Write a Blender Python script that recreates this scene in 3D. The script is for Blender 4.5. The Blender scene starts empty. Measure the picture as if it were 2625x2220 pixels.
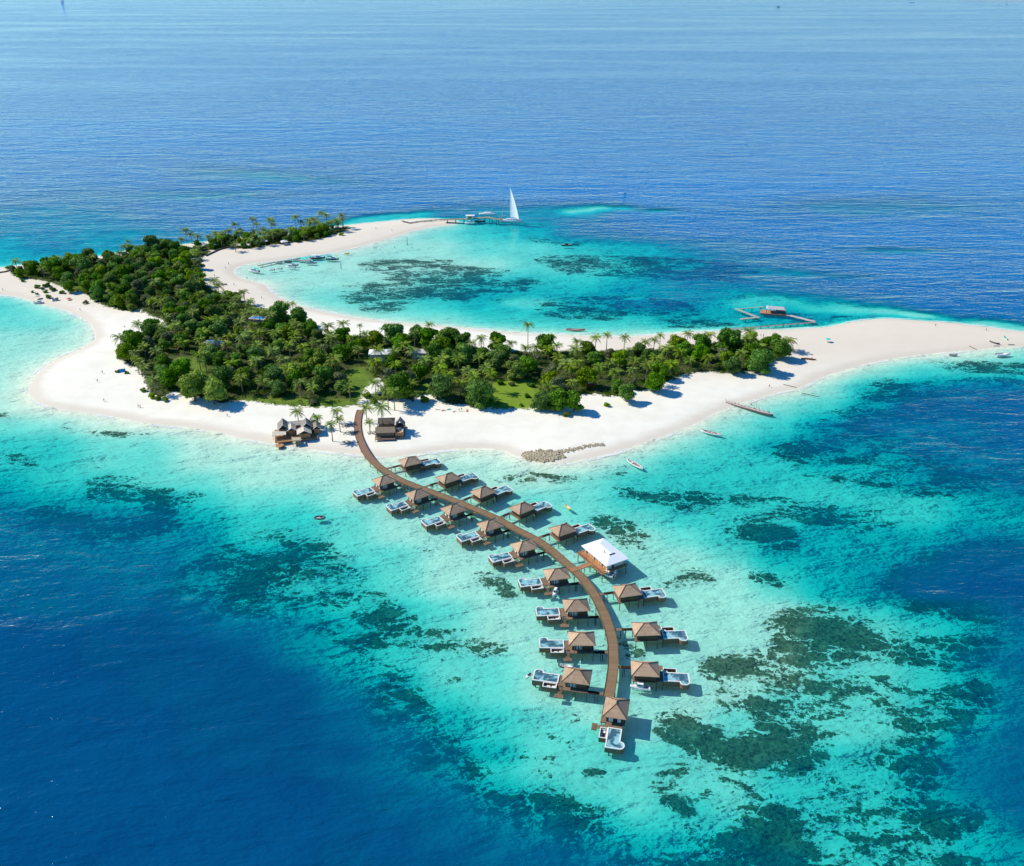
import bpy, bmesh, math, random
import numpy as np
from mathutils import Vector, Matrix
random.seed(7)
rng = np.random.RandomState(11)
SC = bpy.context.scene
COL = SC.collection
R = math.radians
PI = math.pi

# ------------------------------------------------------------------ camera geometry
F = 2400.0; CX = 1312.5; CY = 1110.0; HOR = -60.0; H = 200.0
PITCH = math.atan((CY - HOR) / F)
CP, SP = math.cos(PITCH), math.sin(PITCH)

def at(px, py, z=0.0):
    """photo position of a spot on the ground -> world point at height z"""
    u = (px - CX) / F; v = (CY - py) / F
    d = (u, CP + v * SP, -SP + v * CP)
    t = (z - H) / d[2]
    return Vector((d[0] * t, d[1] * t, z))

def at_np(px, py, z=0.0):
    u = (px - CX) / F; v = (CY - py) / F
    dz = -SP + v * CP
    t = (z - H) / dz
    return u * t, (CP + v * SP) * t

# ------------------------------------------------------------------ object helpers
def link(o, parent=None):
    COL.objects.link(o)
    if parent is not None:
        o.parent = parent
    return o

def tag(o, label=None, cat=None, group=None, kind=None):
    if label: o['label'] = label
    if cat: o['category'] = cat
    if group: o['group'] = group
    if kind: o['kind'] = kind
    return o

def thing(name, label, cat, loc=(0, 0, 0), rz=0.0, group=None, scale=1.0):
    o = bpy.data.objects.new(name, None)
    o.empty_display_size = 0.5
    COL.objects.link(o)
    o.location = loc
    o.rotation_euler = (0, 0, rz)
    o.scale = (scale,) * 3
    return tag(o, label, cat, group)

def copy_tree(o, parent=None):
    c = o.copy()
    for k in ('label', 'group'):
        if parent is None and k in c: del c[k]
    COL.objects.link(c)
    c.parent = parent
    for ch in KIDS.get(o.name, []):
        d = copy_tree(ch, c)
    return c

KIDS = {}
class MB:
    """collects shapes; build() links them as one mesh object"""
    def __init__(s):
        s.v = []; s.f = []; s.sm = []; s.mi = []
    def add(s, vs, fs, smooth=False, mi=0):
        n = len(s.v)
        s.v += [tuple(v) for v in vs]
        for f in fs:
            s.f.append(tuple(i + n for i in f)); s.sm.append(smooth); s.mi.append(mi)
        return s
    def box(s, x0, x1, y0, y1, z0, z1, mi=0):
        vs = [(x0,y0,z0),(x1,y0,z0),(x1,y1,z0),(x0,y1,z0),(x0,y0,z1),(x1,y0,z1),(x1,y1,z1),(x0,y1,z1)]
        return s.add(vs, [(0,3,2,1),(4,5,6,7),(0,1,5,4),(1,2,6,5),(2,3,7,6),(3,0,4,7)], False, mi)
    def bar(s, a, b, w, h=None, up=(0,0,1), mi=0):
        a = Vector(a); b = Vector(b); h = h or w
        d = (b - a)
        if d.length < 1e-6: return s
        d.normalize(); up = Vector(up)
        if abs(d.dot(up)) > .98: up = Vector((1,0,0))
        sx = d.cross(up).normalized() * w/2; sy = sx.cross(d).normalized() * h/2
        vs = [a-sx-sy, a+sx-sy, a+sx+sy, a-sx+sy, b-sx-sy, b+sx-sy, b+sx+sy, b-sx+sy]
        return s.add(vs, [(0,3,2,1),(4,5,6,7),(0,1,5,4),(1,2,6,5),(2,3,7,6),(3,0,4,7)], False, mi)
    def tube(s, pts, rad, n=6, caps=True, mi=0):
        pts = [Vector(p) for p in pts]
        if not hasattr(rad, '__len__'): rad = [rad]*len(pts)
        vs = []; fs = []
        for i, p in enumerate(pts):
            d = (pts[min(i+1, len(pts)-1)] - pts[max(i-1, 0)]).normalized()
            up = Vector((0,0,1)) if abs(d.z) < .95 else Vector((1,0,0))
            a = d.cross(up).normalized(); b = a.cross(d).normalized()
            for k in range(n):
                t = 2*PI*k/n
                vs.append(p + (a*math.cos(t) + b*math.sin(t))*rad[i])
        for i in range(len(pts)-1):
            for k in range(n):
                fs.append((i*n+k, i*n+(k+1)%n, (i+1)*n+(k+1)%n, (i+1)*n+k))
        s.add(vs, fs, True, mi)
        if caps:
            s.add(vs[:n], [tuple(reversed(range(n)))], False, mi); s.add(vs[-n:], [tuple(range(n))], False, mi)
        return s
    def prism(s, poly, z0, z1, mi=0, top=True, bottom=True):
        n = len(poly)
        vs = [(x,y,z0) for x,y in poly] + [(x,y,z1) for x,y in poly]
        fs = [(i,(i+1)%n,n+(i+1)%n,n+i) for i in range(n)]
        if top: fs.append(tuple(range(n,2*n)))
        if bottom: fs.append(tuple(reversed(range(n))))
        return s.add(vs, fs, False, mi)
    def ring(s, outer, inner, z0, z1, mi=0):
        n = len(outer)
        vs = [(x,y,z0) for x,y in outer]+[(x,y,z1) for x,y in outer]+[(x,y,z0) for x,y in inner]+[(x,y,z1) for x,y in inner]
        fs = []
        for i in range(n):
            j = (i+1)%n
            fs += [(i,j,n+j,n+i),(n+i,n+j,3*n+j,3*n+i),(2*n+j,2*n+i,3*n+i,3*n+j),(i,2*n+i,2*n+j,j)]
        return s.add(vs, fs, False, mi)
    def blob(s, c, r, sub=1, jit=.0, sc=(1,1,1), mi=0, smooth=True):
        bm = bmesh.new(); bmesh.ops.create_icosphere(bm, subdivisions=sub, radius=1)
        vs = [(c[0]+v.co.x*r*sc[0]*(1+random.uniform(-jit,jit)), c[1]+v.co.y*r*sc[1]*(1+random.uniform(-jit,jit)), c[2]+v.co.z*r*sc[2]*(1+random.uniform(-jit,jit))) for v in bm.verts]
        bm.verts.ensure_lookup_table()
        fs = [tuple(v.index for v in f.verts) for f in bm.faces]
        bm.free()
        return s.add(vs, fs, smooth, mi)
    def xf(s, M):
        s.v = [tuple(M @ Vector(v)) for v in s.v]; return s
    def mesh(s, name, mats):
        me = bpy.data.meshes.new(name)
        me.from_pydata(s.v, [], s.f)
        if not isinstance(mats, (list, tuple)): mats = [mats]
        for m in mats: me.materials.append(m)
        me.polygons.foreach_set('use_smooth', s.sm)
        me.polygons.foreach_set('material_index', s.mi)
        me.update()
        return me
    def build(s, name, mats, parent=None, loc=None, rz=0):
        o = bpy.data.objects.new(name, s.mesh(name, mats))
        COL.objects.link(o)
        if parent is not None:
            o.parent = parent; KIDS.setdefault(parent.name, []).append(o)
        if loc is not None: o.location = loc
        if rz: o.rotation_euler = (0,0,rz)
        return o

# ------------------------------------------------------------------ materials
def newmat(name):
    m = bpy.data.materials.new(name); m.use_nodes = True
    nt = m.node_tree; nt.nodes.clear()
    return m, nt
def N(nt, typ, **kw):
    n = nt.nodes.new(typ)
    for k, v in kw.items():
        if k.startswith('i_'): n.inputs[k[2:].replace('_', ' ')].default_value = v
        elif isinstance(k, str) and hasattr(n, k): setattr(n, k, v)
    return n
def L(nt, a, b): nt.links.new(a, b)
def math_(nt, op, a, b=None, c=None, clamp=False):
    n = nt.nodes.new('ShaderNodeMath'); n.operation = op; n.use_clamp = clamp
    for i, x in enumerate((a, b, c)):
        if x is None: continue
        if isinstance(x, (int, float)): n.inputs[i].default_value = x
        else: nt.links.new(x, n.inputs[i])
    return n.outputs[0]
def ramp_(nt, x, a, b, lo=0., hi=1., smooth=True):
    n = nt.nodes.new('ShaderNodeMapRange')
    n.interpolation_type = 'SMOOTHSTEP' if smooth else 'LINEAR'
    nt.links.new(x, n.inputs[0])
    for i, val in ((1,a),(2,b),(3,lo),(4,hi)):
        if isinstance(val, (int,float)): n.inputs[i].default_value = val
        else: nt.links.new(val, n.inputs[i])
    return n.outputs[0]
def mix_(nt, fac, a, b, mode='MIX'):
    n = nt.nodes.new('ShaderNodeMix'); n.data_type = 'RGBA'; n.blend_type = mode
    if isinstance(fac, (int,float)): n.inputs[0].default_value = fac
    else: nt.links.new(fac, n.inputs[0])
    for i, x in ((6,a),(7,b)):
        if isinstance(x, (tuple,list)): n.inputs[i].default_value = (*x[:3],1)
        else: nt.links.new(x, n.inputs[i])
    return n.outputs[2]
def noise_(nt, vec, scale, detail=4, rough=.55, dist=0., out=0):
    n = nt.nodes.new('ShaderNodeTexNoise'); n.inputs['Scale'].default_value = scale
    n.inputs['Detail'].default_value = detail; n.inputs['Roughness'].default_value = rough; n.inputs['Distortion'].default_value = dist
    if vec is not None: nt.links.new(vec, n.inputs['Vector'])
    return n.outputs[out]
def mapping_(nt, vec, sc=(1,1,1), rot=(0,0,0), loc=(0,0,0)):
    n = nt.nodes.new('ShaderNodeMapping'); n.inputs['Scale'].default_value = sc; n.inputs['Rotation'].default_value = rot; n.inputs['Location'].default_value = loc
    nt.links.new(vec, n.inputs['Vector']); return n.outputs[0]
def attr_(nt, name):
    n = nt.nodes.new('ShaderNodeAttribute'); n.attribute_name = name; return n.outputs['Fac']

MATS = {}
def pmat(name, col, rough=.7, var=.15, scale=1.5, metal=0., bump=.0, stretch=(1,1,1), objvar=0., spec=.3):
    """simple painted/wood/metal material with noise wear"""
    if name in MATS: return MATS[name]
    m, nt = newmat(name)
    tc = nt.nodes.new('ShaderNodeTexCoord')
    v = mapping_(nt, tc.outputs['Object'], stretch)
    n = noise_(nt, v, scale, 5, .6)
    lo = tuple(c*(1-var) for c in col); hi = tuple(min(1,c*(1+var)) for c in col)
    c = mix_(nt, ramp_(nt, n, .3, .7), lo, hi)
    if objvar:
        oi = nt.nodes.new('ShaderNodeObjectInfo')
        f = ramp_(nt, oi.outputs['Random'], 0, 1, 1-objvar, 1+objvar, False)
        hs = nt.nodes.new('ShaderNodeHueSaturation'); L(nt, c, hs.inputs['Color']); L(nt, f, hs.inputs['Value']); c = hs.outputs[0]
    b = nt.nodes.new('ShaderNodeBsdfPrincipled'); L(nt, c, b.inputs['Base Color'])
    b.inputs['Roughness'].default_value = rough; b.inputs['Metallic'].default_value = metal
    b.inputs['Specular IOR Level'].default_value = spec
    if bump:
        bp = nt.nodes.new('ShaderNodeBump'); bp.inputs['Strength'].default_value = bump; bp.inputs['Distance'].default_value = .05
        L(nt, n, bp.inputs['Height']); L(nt, bp.outputs[0], b.inputs['Normal'])
    o = nt.nodes.new('ShaderNodeOutputMaterial'); L(nt, b.outputs[0], o.inputs[0])
    MATS[name] = m
    return m
# ------------------------------------------------------------------ island outline (photo positions of the waterline)
SHORE = [(-300,752),(0,756),(60,765),(112,780),(173,797),(207,813),(234,832),(244,855),(238,876),(207,896),(164,912),(129,931),(99,953),(82,979),
(75,1005),(91,1026),(121,1039),(164,1050),(216,1056),(280,1066),(345,1079),(388,1086),(475,1094),(561,1108),(625,1124),(699,1136),(751,1146),
(801,1152),(868,1160),(936,1167),(1003,1171),(1060,1164),(1110,1156),(1170,1151),(1238,1149),(1290,1154),(1319,1167),(1377,1183),(1434,1187),(1492,1178),
(1549,1166),(1607,1149),(1664,1130),(1722,1109),(1779,1087),(1818,1066),(1868,1043),(1914,1029),(1983,1008),(2048,994),(2086,976),(2121,962),
(2210,935),(2299,917),(2410,904),(2520,895),(2625,888),(2800,884),(3050,878),(3160,868),(3050,858),(2800,854),(2625,850),(2543,840),(2454,829),
(2365,822),(2276,817),(2232,819),(2188,825),(2143,833),(2112,839),(2010,845),(1922,846),(1833,849),(1758,852),(1700,857),(1620,863),(1533,862),
(1447,859),(1361,856),(1275,849),(1188,841),(1102,834),(1016,827),(929,817),(865,806),(798,792),(755,779),(712,761),(690,743),(677,730),(647,722),
(621,716),(604,706),(598,695),(610,683),(638,676),(669,672),(712,667),(777,657),(841,649),(886,640),(929,629),(973,618),(1016,605),(1059,592),
(1093,584),(1124,579),(1154,576),(1172,571),(1162,564),(1102,560),(1042,562),(985,568),(929,573),(886,578),(840,584),(790,592),(720,600),(650,607),(588,610),
(524,620),(470,626),(426,631),(350,640),(290,650),(220,663),(184,669),(110,676),(55,680),(29,683),(0,686),(-200,694),(-500,715),(-450,745)]
VEG = [(28,700),(45,716),(116,726),(173,746),(233,763),(259,785),(302,798),(354,808),(392,822),(362,832),(337,849),(319,867),(311,897),(302,923),(345,949),(371,975),
(385,1013),(414,1028),(445,1012),(475,1016),(518,1028),(561,1038),(626,1035),(669,1040),(733,1047),(820,1052),(900,1050),(934,1040),(990,1036),
(1040,1030),(1076,1043),(1145,1045),(1188,1046),(1231,1054),(1296,1058),(1361,1056),(1413,1054),(1447,1050),(1473,1032),(1507,1020),(1577,1026),
(1620,1012),(1663,1008),(1718,982),(1789,962),(1877,964),(1922,960),(1966,953),(1984,925),(2030,908),(2019,895),(1960,880),(1900,878),(1800,886),
(1700,898),(1620,902),(1540,905),(1447,905),(1339,908),(1253,905),(1188,886),(1120,878),(1059,873),(929,866),(850,867),(810,850),(768,830),(735,812),
(690,800),(626,778),(582,764),(539,742),(518,718),(505,696),(509,676),(530,658),(540,648),(500,640),(440,634),(400,642),(330,657),(250,669),(180,680),(100,688),(50,694)]
VEG2 = [(505,640),(545,628),(600,617),(660,611),(720,606),(780,598),(840,590),(885,583),(897,590),(862,604),(812,620),(740,628),(690,634),(640,643),(590,640),(540,646)]
MEADOW = [(1248,998),(1290,985),(1345,984),(1372,996),(1380,1020),(1392,1056),(1330,1058),(1270,1056),(1232,1052),(1240,1020)]
LAWN = [(432,634),(470,632),(498,642),(512,652),(500,660),(470,660),(445,650)]
GLADES = [MEADOW, LAWN, [(455,925),(520,930),(540,965),(570,985),(560,1000),(520,990),(480,960)], [(720,935),(790,940),(780,965),(730,960)],
 [(1085,985),(1130,1000),(1150,1040),(1090,1038),(1060,1020)],[(640,1026),(900,1032),(900,1052),(820,1056),(733,1050),(640,1040)],
 [(870,965),(935,950),(960,985),(990,1010),(960,1040),(905,1045),(900,1010)],[(380,820),(430,838),(430,852),(395,850)],[(120,735),(260,740),(280,755),(200,748)],
 [(940,905),(1010,900),(1010,930),(940,935)],[(1040,900),(1110,900),(1110,925),(1040,925)],[(640,790),(690,795),(690,815),(640,810)]]
SANDY = [[(915,1048),(925,1030),(935,1010),(955,985),(972,978),(978,1000),(955,1018),(945,1030),(940,1046)],
 [(345,800),(380,812),(420,830),(425,845),(380,850),(330,870)],[(1060,1034),(1100,1020),(1140,1046),(1060,1050)]]

def spline(poly, k=4):
    p = np.array(poly, float); n = len(p); out = []
    for i in range(n):
        p0, p1, p2, p3 = p[(i-1)%n], p[i], p[(i+1)%n], p[(i+2)%n]
        for j in range(k):
            t = j/k
            out.append(.5*((2*p1)+(-p0+p2)*t+(2*p0-5*p1+4*p2-p3)*t*t+(-p0+3*p1-3*p2+p3)*t**3))
    return np.array(out)
def world_poly(poly, k=3):
    p = spline(poly, k)
    x, y = at_np(p[:,0], p[:,1])
    return np.stack([x,y],1)
def sdist(X, Y, poly, maxd=None):
    """signed distance in metres, positive inside"""
    X = np.asarray(X, float); Y = np.asarray(Y, float)
    shp = X.shape; x = X.ravel(); y = Y.ravel()
    out = np.full(x.shape, -(maxd or 1e9))
    if maxd:
        sel = (x>poly[:,0].min()-maxd)&(x<poly[:,0].max()+maxd)&(y>poly[:,1].min()-maxd)&(y<poly[:,1].max()+maxd)
    else: sel = np.ones(x.shape, bool)
    xs = x[sel]; ys = y[sel]
    d2 = np.full(xs.shape, 1e18); ins = np.zeros(xs.shape, bool)
    n = len(poly)
    for i in range(n):
        ax, ay = poly[i]; bx, by = poly[(i+1)%n]
        ex, ey = bx-ax, by-ay; L2 = ex*ex+ey*ey+1e-12
        t = np.clip(((xs-ax)*ex+(ys-ay)*ey)/L2, 0, 1)
        dx = xs-ax-t*ex; dy = ys-ay-t*ey
        d2 = np.minimum(d2, dx*dx+dy*dy)
        c = ((ay > ys) != (by > ys))
        with np.errstate(divide='ignore', invalid='ignore'):
            ins ^= c & (xs < (bx-ax)*(ys-ay)/(by-ay+1e-12)+ax)
    d = np.sqrt(d2); d = np.where(ins, d, -d)
    out[sel] = d
    if maxd: out = np.maximum(out, -maxd)
    return out.reshape(shp)
W_SHORE = world_poly(SHORE, 4)
W_VEG = world_poly(VEG); W_VEG2 = world_poly(VEG2); W_MEADOW = world_poly(MEADOW)
W_GLADES = [world_poly(g) for g in GLADES]; W_SANDY = [world_poly(g) for g in SANDY]

def vnoise(x, y, s, seed=0):
    """cheap smooth value noise"""
    x = x/s; y = y/s
    xi = np.floor(x); yi = np.floor(y); fx = x-xi; fy = y-yi
    fx = fx*fx*(3-2*fx); fy = fy*fy*(3-2*fy)
    def h(a, b):
        q = np.sin(a*127.1+b*311.7+seed*74.7)*43758.5453
        return q-np.floor(q)
    return (h(xi,yi)*(1-fx)+h(xi+1,yi)*fx)*(1-fy)+(h(xi,yi+1)*(1-fx)+h(xi+1,yi+1)*fx)*fy

def ground_h(sd, x, y):
    up = 1.7*(1-np.exp(-np.maximum(sd,0)/14)) + np.where(sd>25, (vnoise(x,y,38,3)-.3)*1.0*np.clip((sd-25)/20,0,1), 0)
    dn = -2.0*(1-np.exp(-np.maximum(-sd,0)/22))
    return np.where(sd>0, up, dn)
_gx = np.arange(W_SHORE[:,0].min()-20, W_SHORE[:,0].max()+20, 2.0); _gy = np.arange(W_SHORE[:,1].min()-20, W_SHORE[:,1].max()+20, 2.0)
_GX, _GY = np.meshgrid(_gx, _gy); _GZ = ground_h(sdist(_GX, _GY, W_SHORE), _GX, _GY)
def gz(x, y):
    i = (x-_gx[0])/2.0; j = (y-_gy[0])/2.0
    if i < 0 or j < 0 or i >= len(_gx)-1 or j >= len(_gy)-1: return -2.0
    a = int(i); b = int(j); i -= a; j -= b
    return float((_GZ[b,a]*(1-i)+_GZ[b,a+1]*i)*(1-j)+(_GZ[b+1,a]*(1-i)+_GZ[b+1,a+1]*i)*j)
def on(px, py, minz=None):
    """stand on the ground (or the water) at a photo position"""
    p = at(px, py)
    z = gz(p.x, p.y)
    for _ in range(3):
        if minz is not None: z = max(z, minz)
        p = at(px, py, z); z = gz(p.x, p.y)
    if minz is not None: z = max(z, minz)
    return Vector((p.x, p.y, z))

# ------------------------------------------------------------------ how deep the water is (rows of the chart run from y=400 down to y=2200)
CHART = """8888888888999999999999
8888788889999999999999
7777778888999999999888
6667788887555888888888
5556788322346788888888
4556777111223456788888
4445511111122345678888
3344411112333455678888
3332222223444555667888
2222222222333344567888
1111222222222234433322
1111222222222222221112
1111111111111111112333
1111111111111111124566
1111111111111111235667
2211111111111112356667
3322111111111123455667
3322111111111233344566
4332211111112333334556
5444322111122333333345
6555433211112233343344
6655533211111123444455
7666544221111112444566
7766543321111111345677
7776543321111111245788
7777644332111111123457
9888765432111111122346
9988875432111111122346
9988886432211111122357
9998888542211111122346
9998888643211111222346
9999888754321112222346
9999888764322122222357
9999888865422222233467
9999988765322222333467
9999999876432222333467
9999999877543232333457
9999999887654333333346
9999999887765444333345
9999999888776544433345
9999999888877654433345
9999999888887665433345""".split()
DEP = np.array([.10,.46,.95,1.6,2.8,4.8,7.4,10.5,14.,19.])
CH = np.array([[DEP[int(c)] for c in r] for r in CHART])
def chart(px, py):
    gx = np.clip(px/125., 0, 20.999); gy = np.clip((py-400)/46.2, 0, len(CH)-1.001)
    xi = gx.astype(int); yi = gy.astype(int); fx = gx-xi; fy = gy-yi
    fx = fx*fx*(3-2*fx); fy = fy*fy*(3-2*fy)
    return (CH[yi,xi]*(1-fx)+CH[yi,xi+1]*fx)*(1-fy)+(CH[yi+1,xi]*(1-fx)+CH[yi+1,xi+1]*fx)*fy
SHOALS = [(1500,536,95,11,.7,-.05),(1560,530,60,6,.8,0),(1685,538,60,5,1.2,0),(1560,632,70,9,2.2,0),(1660,640,50,8,2.6,.1),(1950,770,110,22,1.5,0),(2140,790,110,20,1.5,0),
 (2300,800,120,10,1.3,.1),(2060,700,160,8,4.,.05),(2300,640,150,8,4.2,0),(1350,775,80,14,1.2,0),(700,450,200,14,5.0,.08),(150,555,170,26,5.,0),(480,500,260,10,5.4,0),
 (2250,530,260,24,6.,0),(1620,760,40,6,1.8,0),(280,610,150,20,3.6,-.1),(1000,552,150,9,2.2,-.1),(2560,830,100,12,1.8,.1)]

# ------------------------------------------------------------------ coral and seagrass beds: outline, cover, softness of the edge in metres
REEFS = [
([(330,1530),(520,1385),(760,1340),(960,1430),(1100,1570),(1350,1630),(1280,1700),(1120,1715),(1150,1800),(1330,1960),(1500,2000),(1650,2060),(1700,2300),(1500,2300),(1250,2120),(1000,1990),(900,1850),(830,1700),(700,1600),(500,1600)],.545,8),
([(1690,1790),(2000,1560),(2300,1560),(2500,1640),(2560,1800),(2500,2000),(2560,2300),(1600,2300),(1640,1950)],.42,8),
([(140,1190),(300,1180),(460,1220),(520,1290),(450,1330),(250,1300)],.43,8),([(1480,1215),(1900,1235),(2320,1280),(2320,1360),(2000,1365),(1700,1320)],.44,8),([(2000,1080),(2300,960),(2700,960),(2700,1300),(2200,1260)],.43,10),
([(1976,1571),(2030,1545),(2122,1530),(2252,1582),(2414,1623),(2591,1613),(2565,1686),(2382,1717),(2226,1696),(2143,1717),(2043,1696),(1955,1623)],.80,5),
([(1793,1691),(1850,1670),(1934,1665),(1955,1696),(1892,1733),(1830,1738)],.82,3),
([(1689,1827),(1772,1801),(1850,1853),(1892,1869),(1996,1822),(2174,1863),(2142,1900),(2137,1962),(2043,1994),(1934,1999),(1835,1957),(1704,1879)],.88,3.5),
([(1892,1764),(1940,1762),(2017,1806),(1970,1812)],.8,2),
([(1887,2067),(1965,2046),(2069,2072),(2116,2135),(2122,2197),(2070,2300),(1700,2300),(1694,2161),(1809,2114)],.85,4),
([(1663,2009),(1730,1999),(1809,2051),(1809,2103),(1704,2082)],.8,3),
([(2148,2072),(2189,2030),(2247,2051),(2330,2041),(2508,2051),(2508,2093),(2455,2124),(2356,2114),(2252,2082),(2174,2098)],.85,3),
([(2257,1942),(2304,1926),(2382,1889),(2461,1916),(2414,1989),(2372,2009),(2304,1989)],.85,3),
([(2356,2166),(2414,2129),(2487,2155),(2549,2208),(2487,2280),(2382,2280)],.75,4),
([(2382,1811),(2461,1707),(2591,1733),(2565,1874),(2487,1936),(2424,1889)],.6,8),
([(2273,1456),(2356,1425),(2487,1373),(2700,1383),(2900,1420),(2900,1560),(2700,1571),(2513,1571),(2356,1550),(2268,1509)],1.15,5),
([(1850,1345),(2000,1330),(2070,1380),(2030,1402),(1930,1392)],.8,5),
([(1600,1245),(1900,1240),(2250,1290),(2280,1330),(2100,1350),(1950,1350),(1700,1310)],.52,8),
([(1746,1451),(1809,1446),(1856,1477),(1756,1498),(1678,1493)],.62,5),
([(1882,1456),(1975,1451),(2028,1483),(2070,1498),(1965,1493)],.66,4),
([(1505,1308),(1600,1312),(1680,1370),(1670,1402),(1615,1405),(1560,1370)],.72,4),
([(1205,1455),(1260,1450),(1330,1490),(1310,1525),(1250,1510)],.68,4),
([(920,1590),(1050,1570),(1200,1590),(1330,1640),(1270,1690),(1130,1700),(1000,1660)],.55,6),
([(520,1400),(620,1370),(760,1380),(930,1450),(940,1490),(800,1510),(650,1500),(500,1470)],.64,8),
([(320,1560),(430,1510),(550,1510),(620,1560),(500,1600),(350,1600)],.6,6),
([(780,1620),(900,1590),(1000,1680),(1030,1760),(900,1780),(800,1700)],.52,8),
([(1000,1720),(1090,1730),(1100,1820),(1188,1873),(1296,1959),(1309,1993),(1231,2028),(1167,2028),(1080,1959),(994,1933),(951,1874),(930,1800)],.66,8),
([(1326,2019),(1490,2011),(1512,2058),(1620,2080),(1641,2114),(1555,2166),(1447,2153),(1361,2110),(1326,2067)],.78,5),
([(0,1276),(129,1270),(216,1296),(250,1312),(323,1313),(367,1283),(431,1266),(457,1317),(431,1352),(259,1382),(129,1369),(0,1326),(-100,1300)],.85,8),
([(185,1240),(220,1205),(290,1195),(380,1220),(400,1265),(250,1290),(190,1270)],.55,6),
([(0,1149),(80,1150),(130,1180),(60,1195),(0,1180)],.55,5),
([(600,1345),(760,1330),(880,1370),(850,1400),(700,1390)],.5,6),
([(-60,1045),(40,1057),(120,1077),(220,1087),(330,1103),(330,1120),(280,1120),(170,1102),(60,1074),(-60,1062)],.60,4),
([(330,1103),(440,1106),(440,1112),(340,1116)],.5,3),
([(695,1150),(740,1158),(820,1163),(800,1172),(750,1170),(700,1158)],.6,2.5),
([(1170,1190),(1260,1192),(1400,1210),(1480,1225),(1480,1240),(1400,1240),(1340,1245),(1280,1240),(1200,1210)],.56,4),
([(1300,1192),(1370,1202),(1500,1212),(1620,1197),(1610,1215),(1520,1230),(1430,1235),(1310,1210)],.6,3),
([(1561,1257),(1637,1245),(1779,1249),(1875,1257),(1837,1276),(1683,1287)],.68,5),
([(2010,1108),(2099,1104),(2188,1126),(2179,1170),(2077,1183),(1975,1157)],.75,8),
([(2121,1055),(2254,1024),(2232,975),(2343,966),(2625,988),(2800,1000),(2800,1100),(2410,1077),(2232,1081)],.78,10),
([(2245,1210),(2410,1219),(2800,1232),(2800,1272),(2365,1254)],.62,8),
([(2000,1200),(2150,1180),(2350,1200),(2250,1240),(2100,1240)],.5,8),
([(2356,922),(2450,915),(2700,930),(2700,960),(2500,955),(2400,940)],.58,6),
([(852,735),(920,712),(973,706),(1059,694),(1231,692),(1404,709),(1318,761),(1231,769),(1102,769),(1016,804),(929,795),(865,769)],.64,12),
([(900,668),(1100,650),(1250,675),(1350,690),(1300,712),(1000,704)],.58,8),
([(1339,657),(1447,640),(1577,644),(1900,660),(1950,720),(1577,709),(1447,700)],.58,12),
([(1344,786),(1447,743),(1750,752),(1800,817),(1490,821),(1395,808)],.58,14),
([(1339,600),(1500,610),(1480,630),(1380,625)],.62,8),
([(1700,789),(1877,815),(1944,820),(1855,842),(1700,837)],.5,6),
([(2010,789),(2100,800),(2090,820),(2040,812)],.55,6),
([(2112,802),(2232,798),(2220,812),(2130,818)],.45,5),
([(1130,812),(1300,815),(1300,825),(1150,822)],.55,5),
([(40,795),(90,790),(150,800),(120,815),(60,812)],.35,6),
([(1540,1585),(1680,1640),(1690,1700),(1590,1700)],.45,4),
([(1430,1790),(1540,1790),(1560,1840),(1500,1880),(1420,1850)],.45,5),
([(1390,1860),(1450,1870),(1470,1905),(1410,1890)],.72,3),
([(1500,1960),(1545,1955),(1550,1975),(1505,1980)],.8,2),
([(1325,1905),(1360,1905),(1365,1935),(1330,1935)],.75,2),([(1405,1925),(1440,1930),(1435,1950),(1405,1945)],.8,2),
([(1385,1965),(1405,1963),(1410,1978),(1390,1980)],.85,1.5),([(1670,1963),(1700,1965),(1700,1983),(1672,1985)],.9,1.5),
([(1618,1950),(1640,1952),(1636,1968),(1618,1966)],.9,1.5),([(2128,1768),(2160,1768),(2160,1788),(2130,1788)],.9,1.5),
([(2232,1782),(2268,1785),(2262,1805),(2235,1802)],.9,1.5),([(2280,1780),(2310,1783),(2310,1800),(2284,1800)],.9,1.5),
([(2215,1715),(2285,1712),(2300,1735),(2250,1745)],.85,2),([(2180,1740),(2260,1750),(2270,1770),(2210,1772)],.8,2),
([(2380,1785),(2420,1790),(2415,1802),(2380,1800)],.7,2),([(1100,1715),(1200,1710),(1170,1745),(1110,1745)],.72,3),
([(1025,1735),(1060,1745),(1050,1765),(1028,1760)],.8,2),([(800,1200),(815,1195),(835,1203),(812,1208)],.6,3),
([(460,1252),(520,1254),(520,1266),(470,1264)],.7,3),([(545,1318),(575,1318),(572,1330),(548,1330)],.8,3),
([(1000,1395),(1120,1385),(1130,1415),(1040,1420)],.42,4),([(990,1270),(1080,1275),(1060,1290),(1000,1285)],.3,3)]

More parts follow.
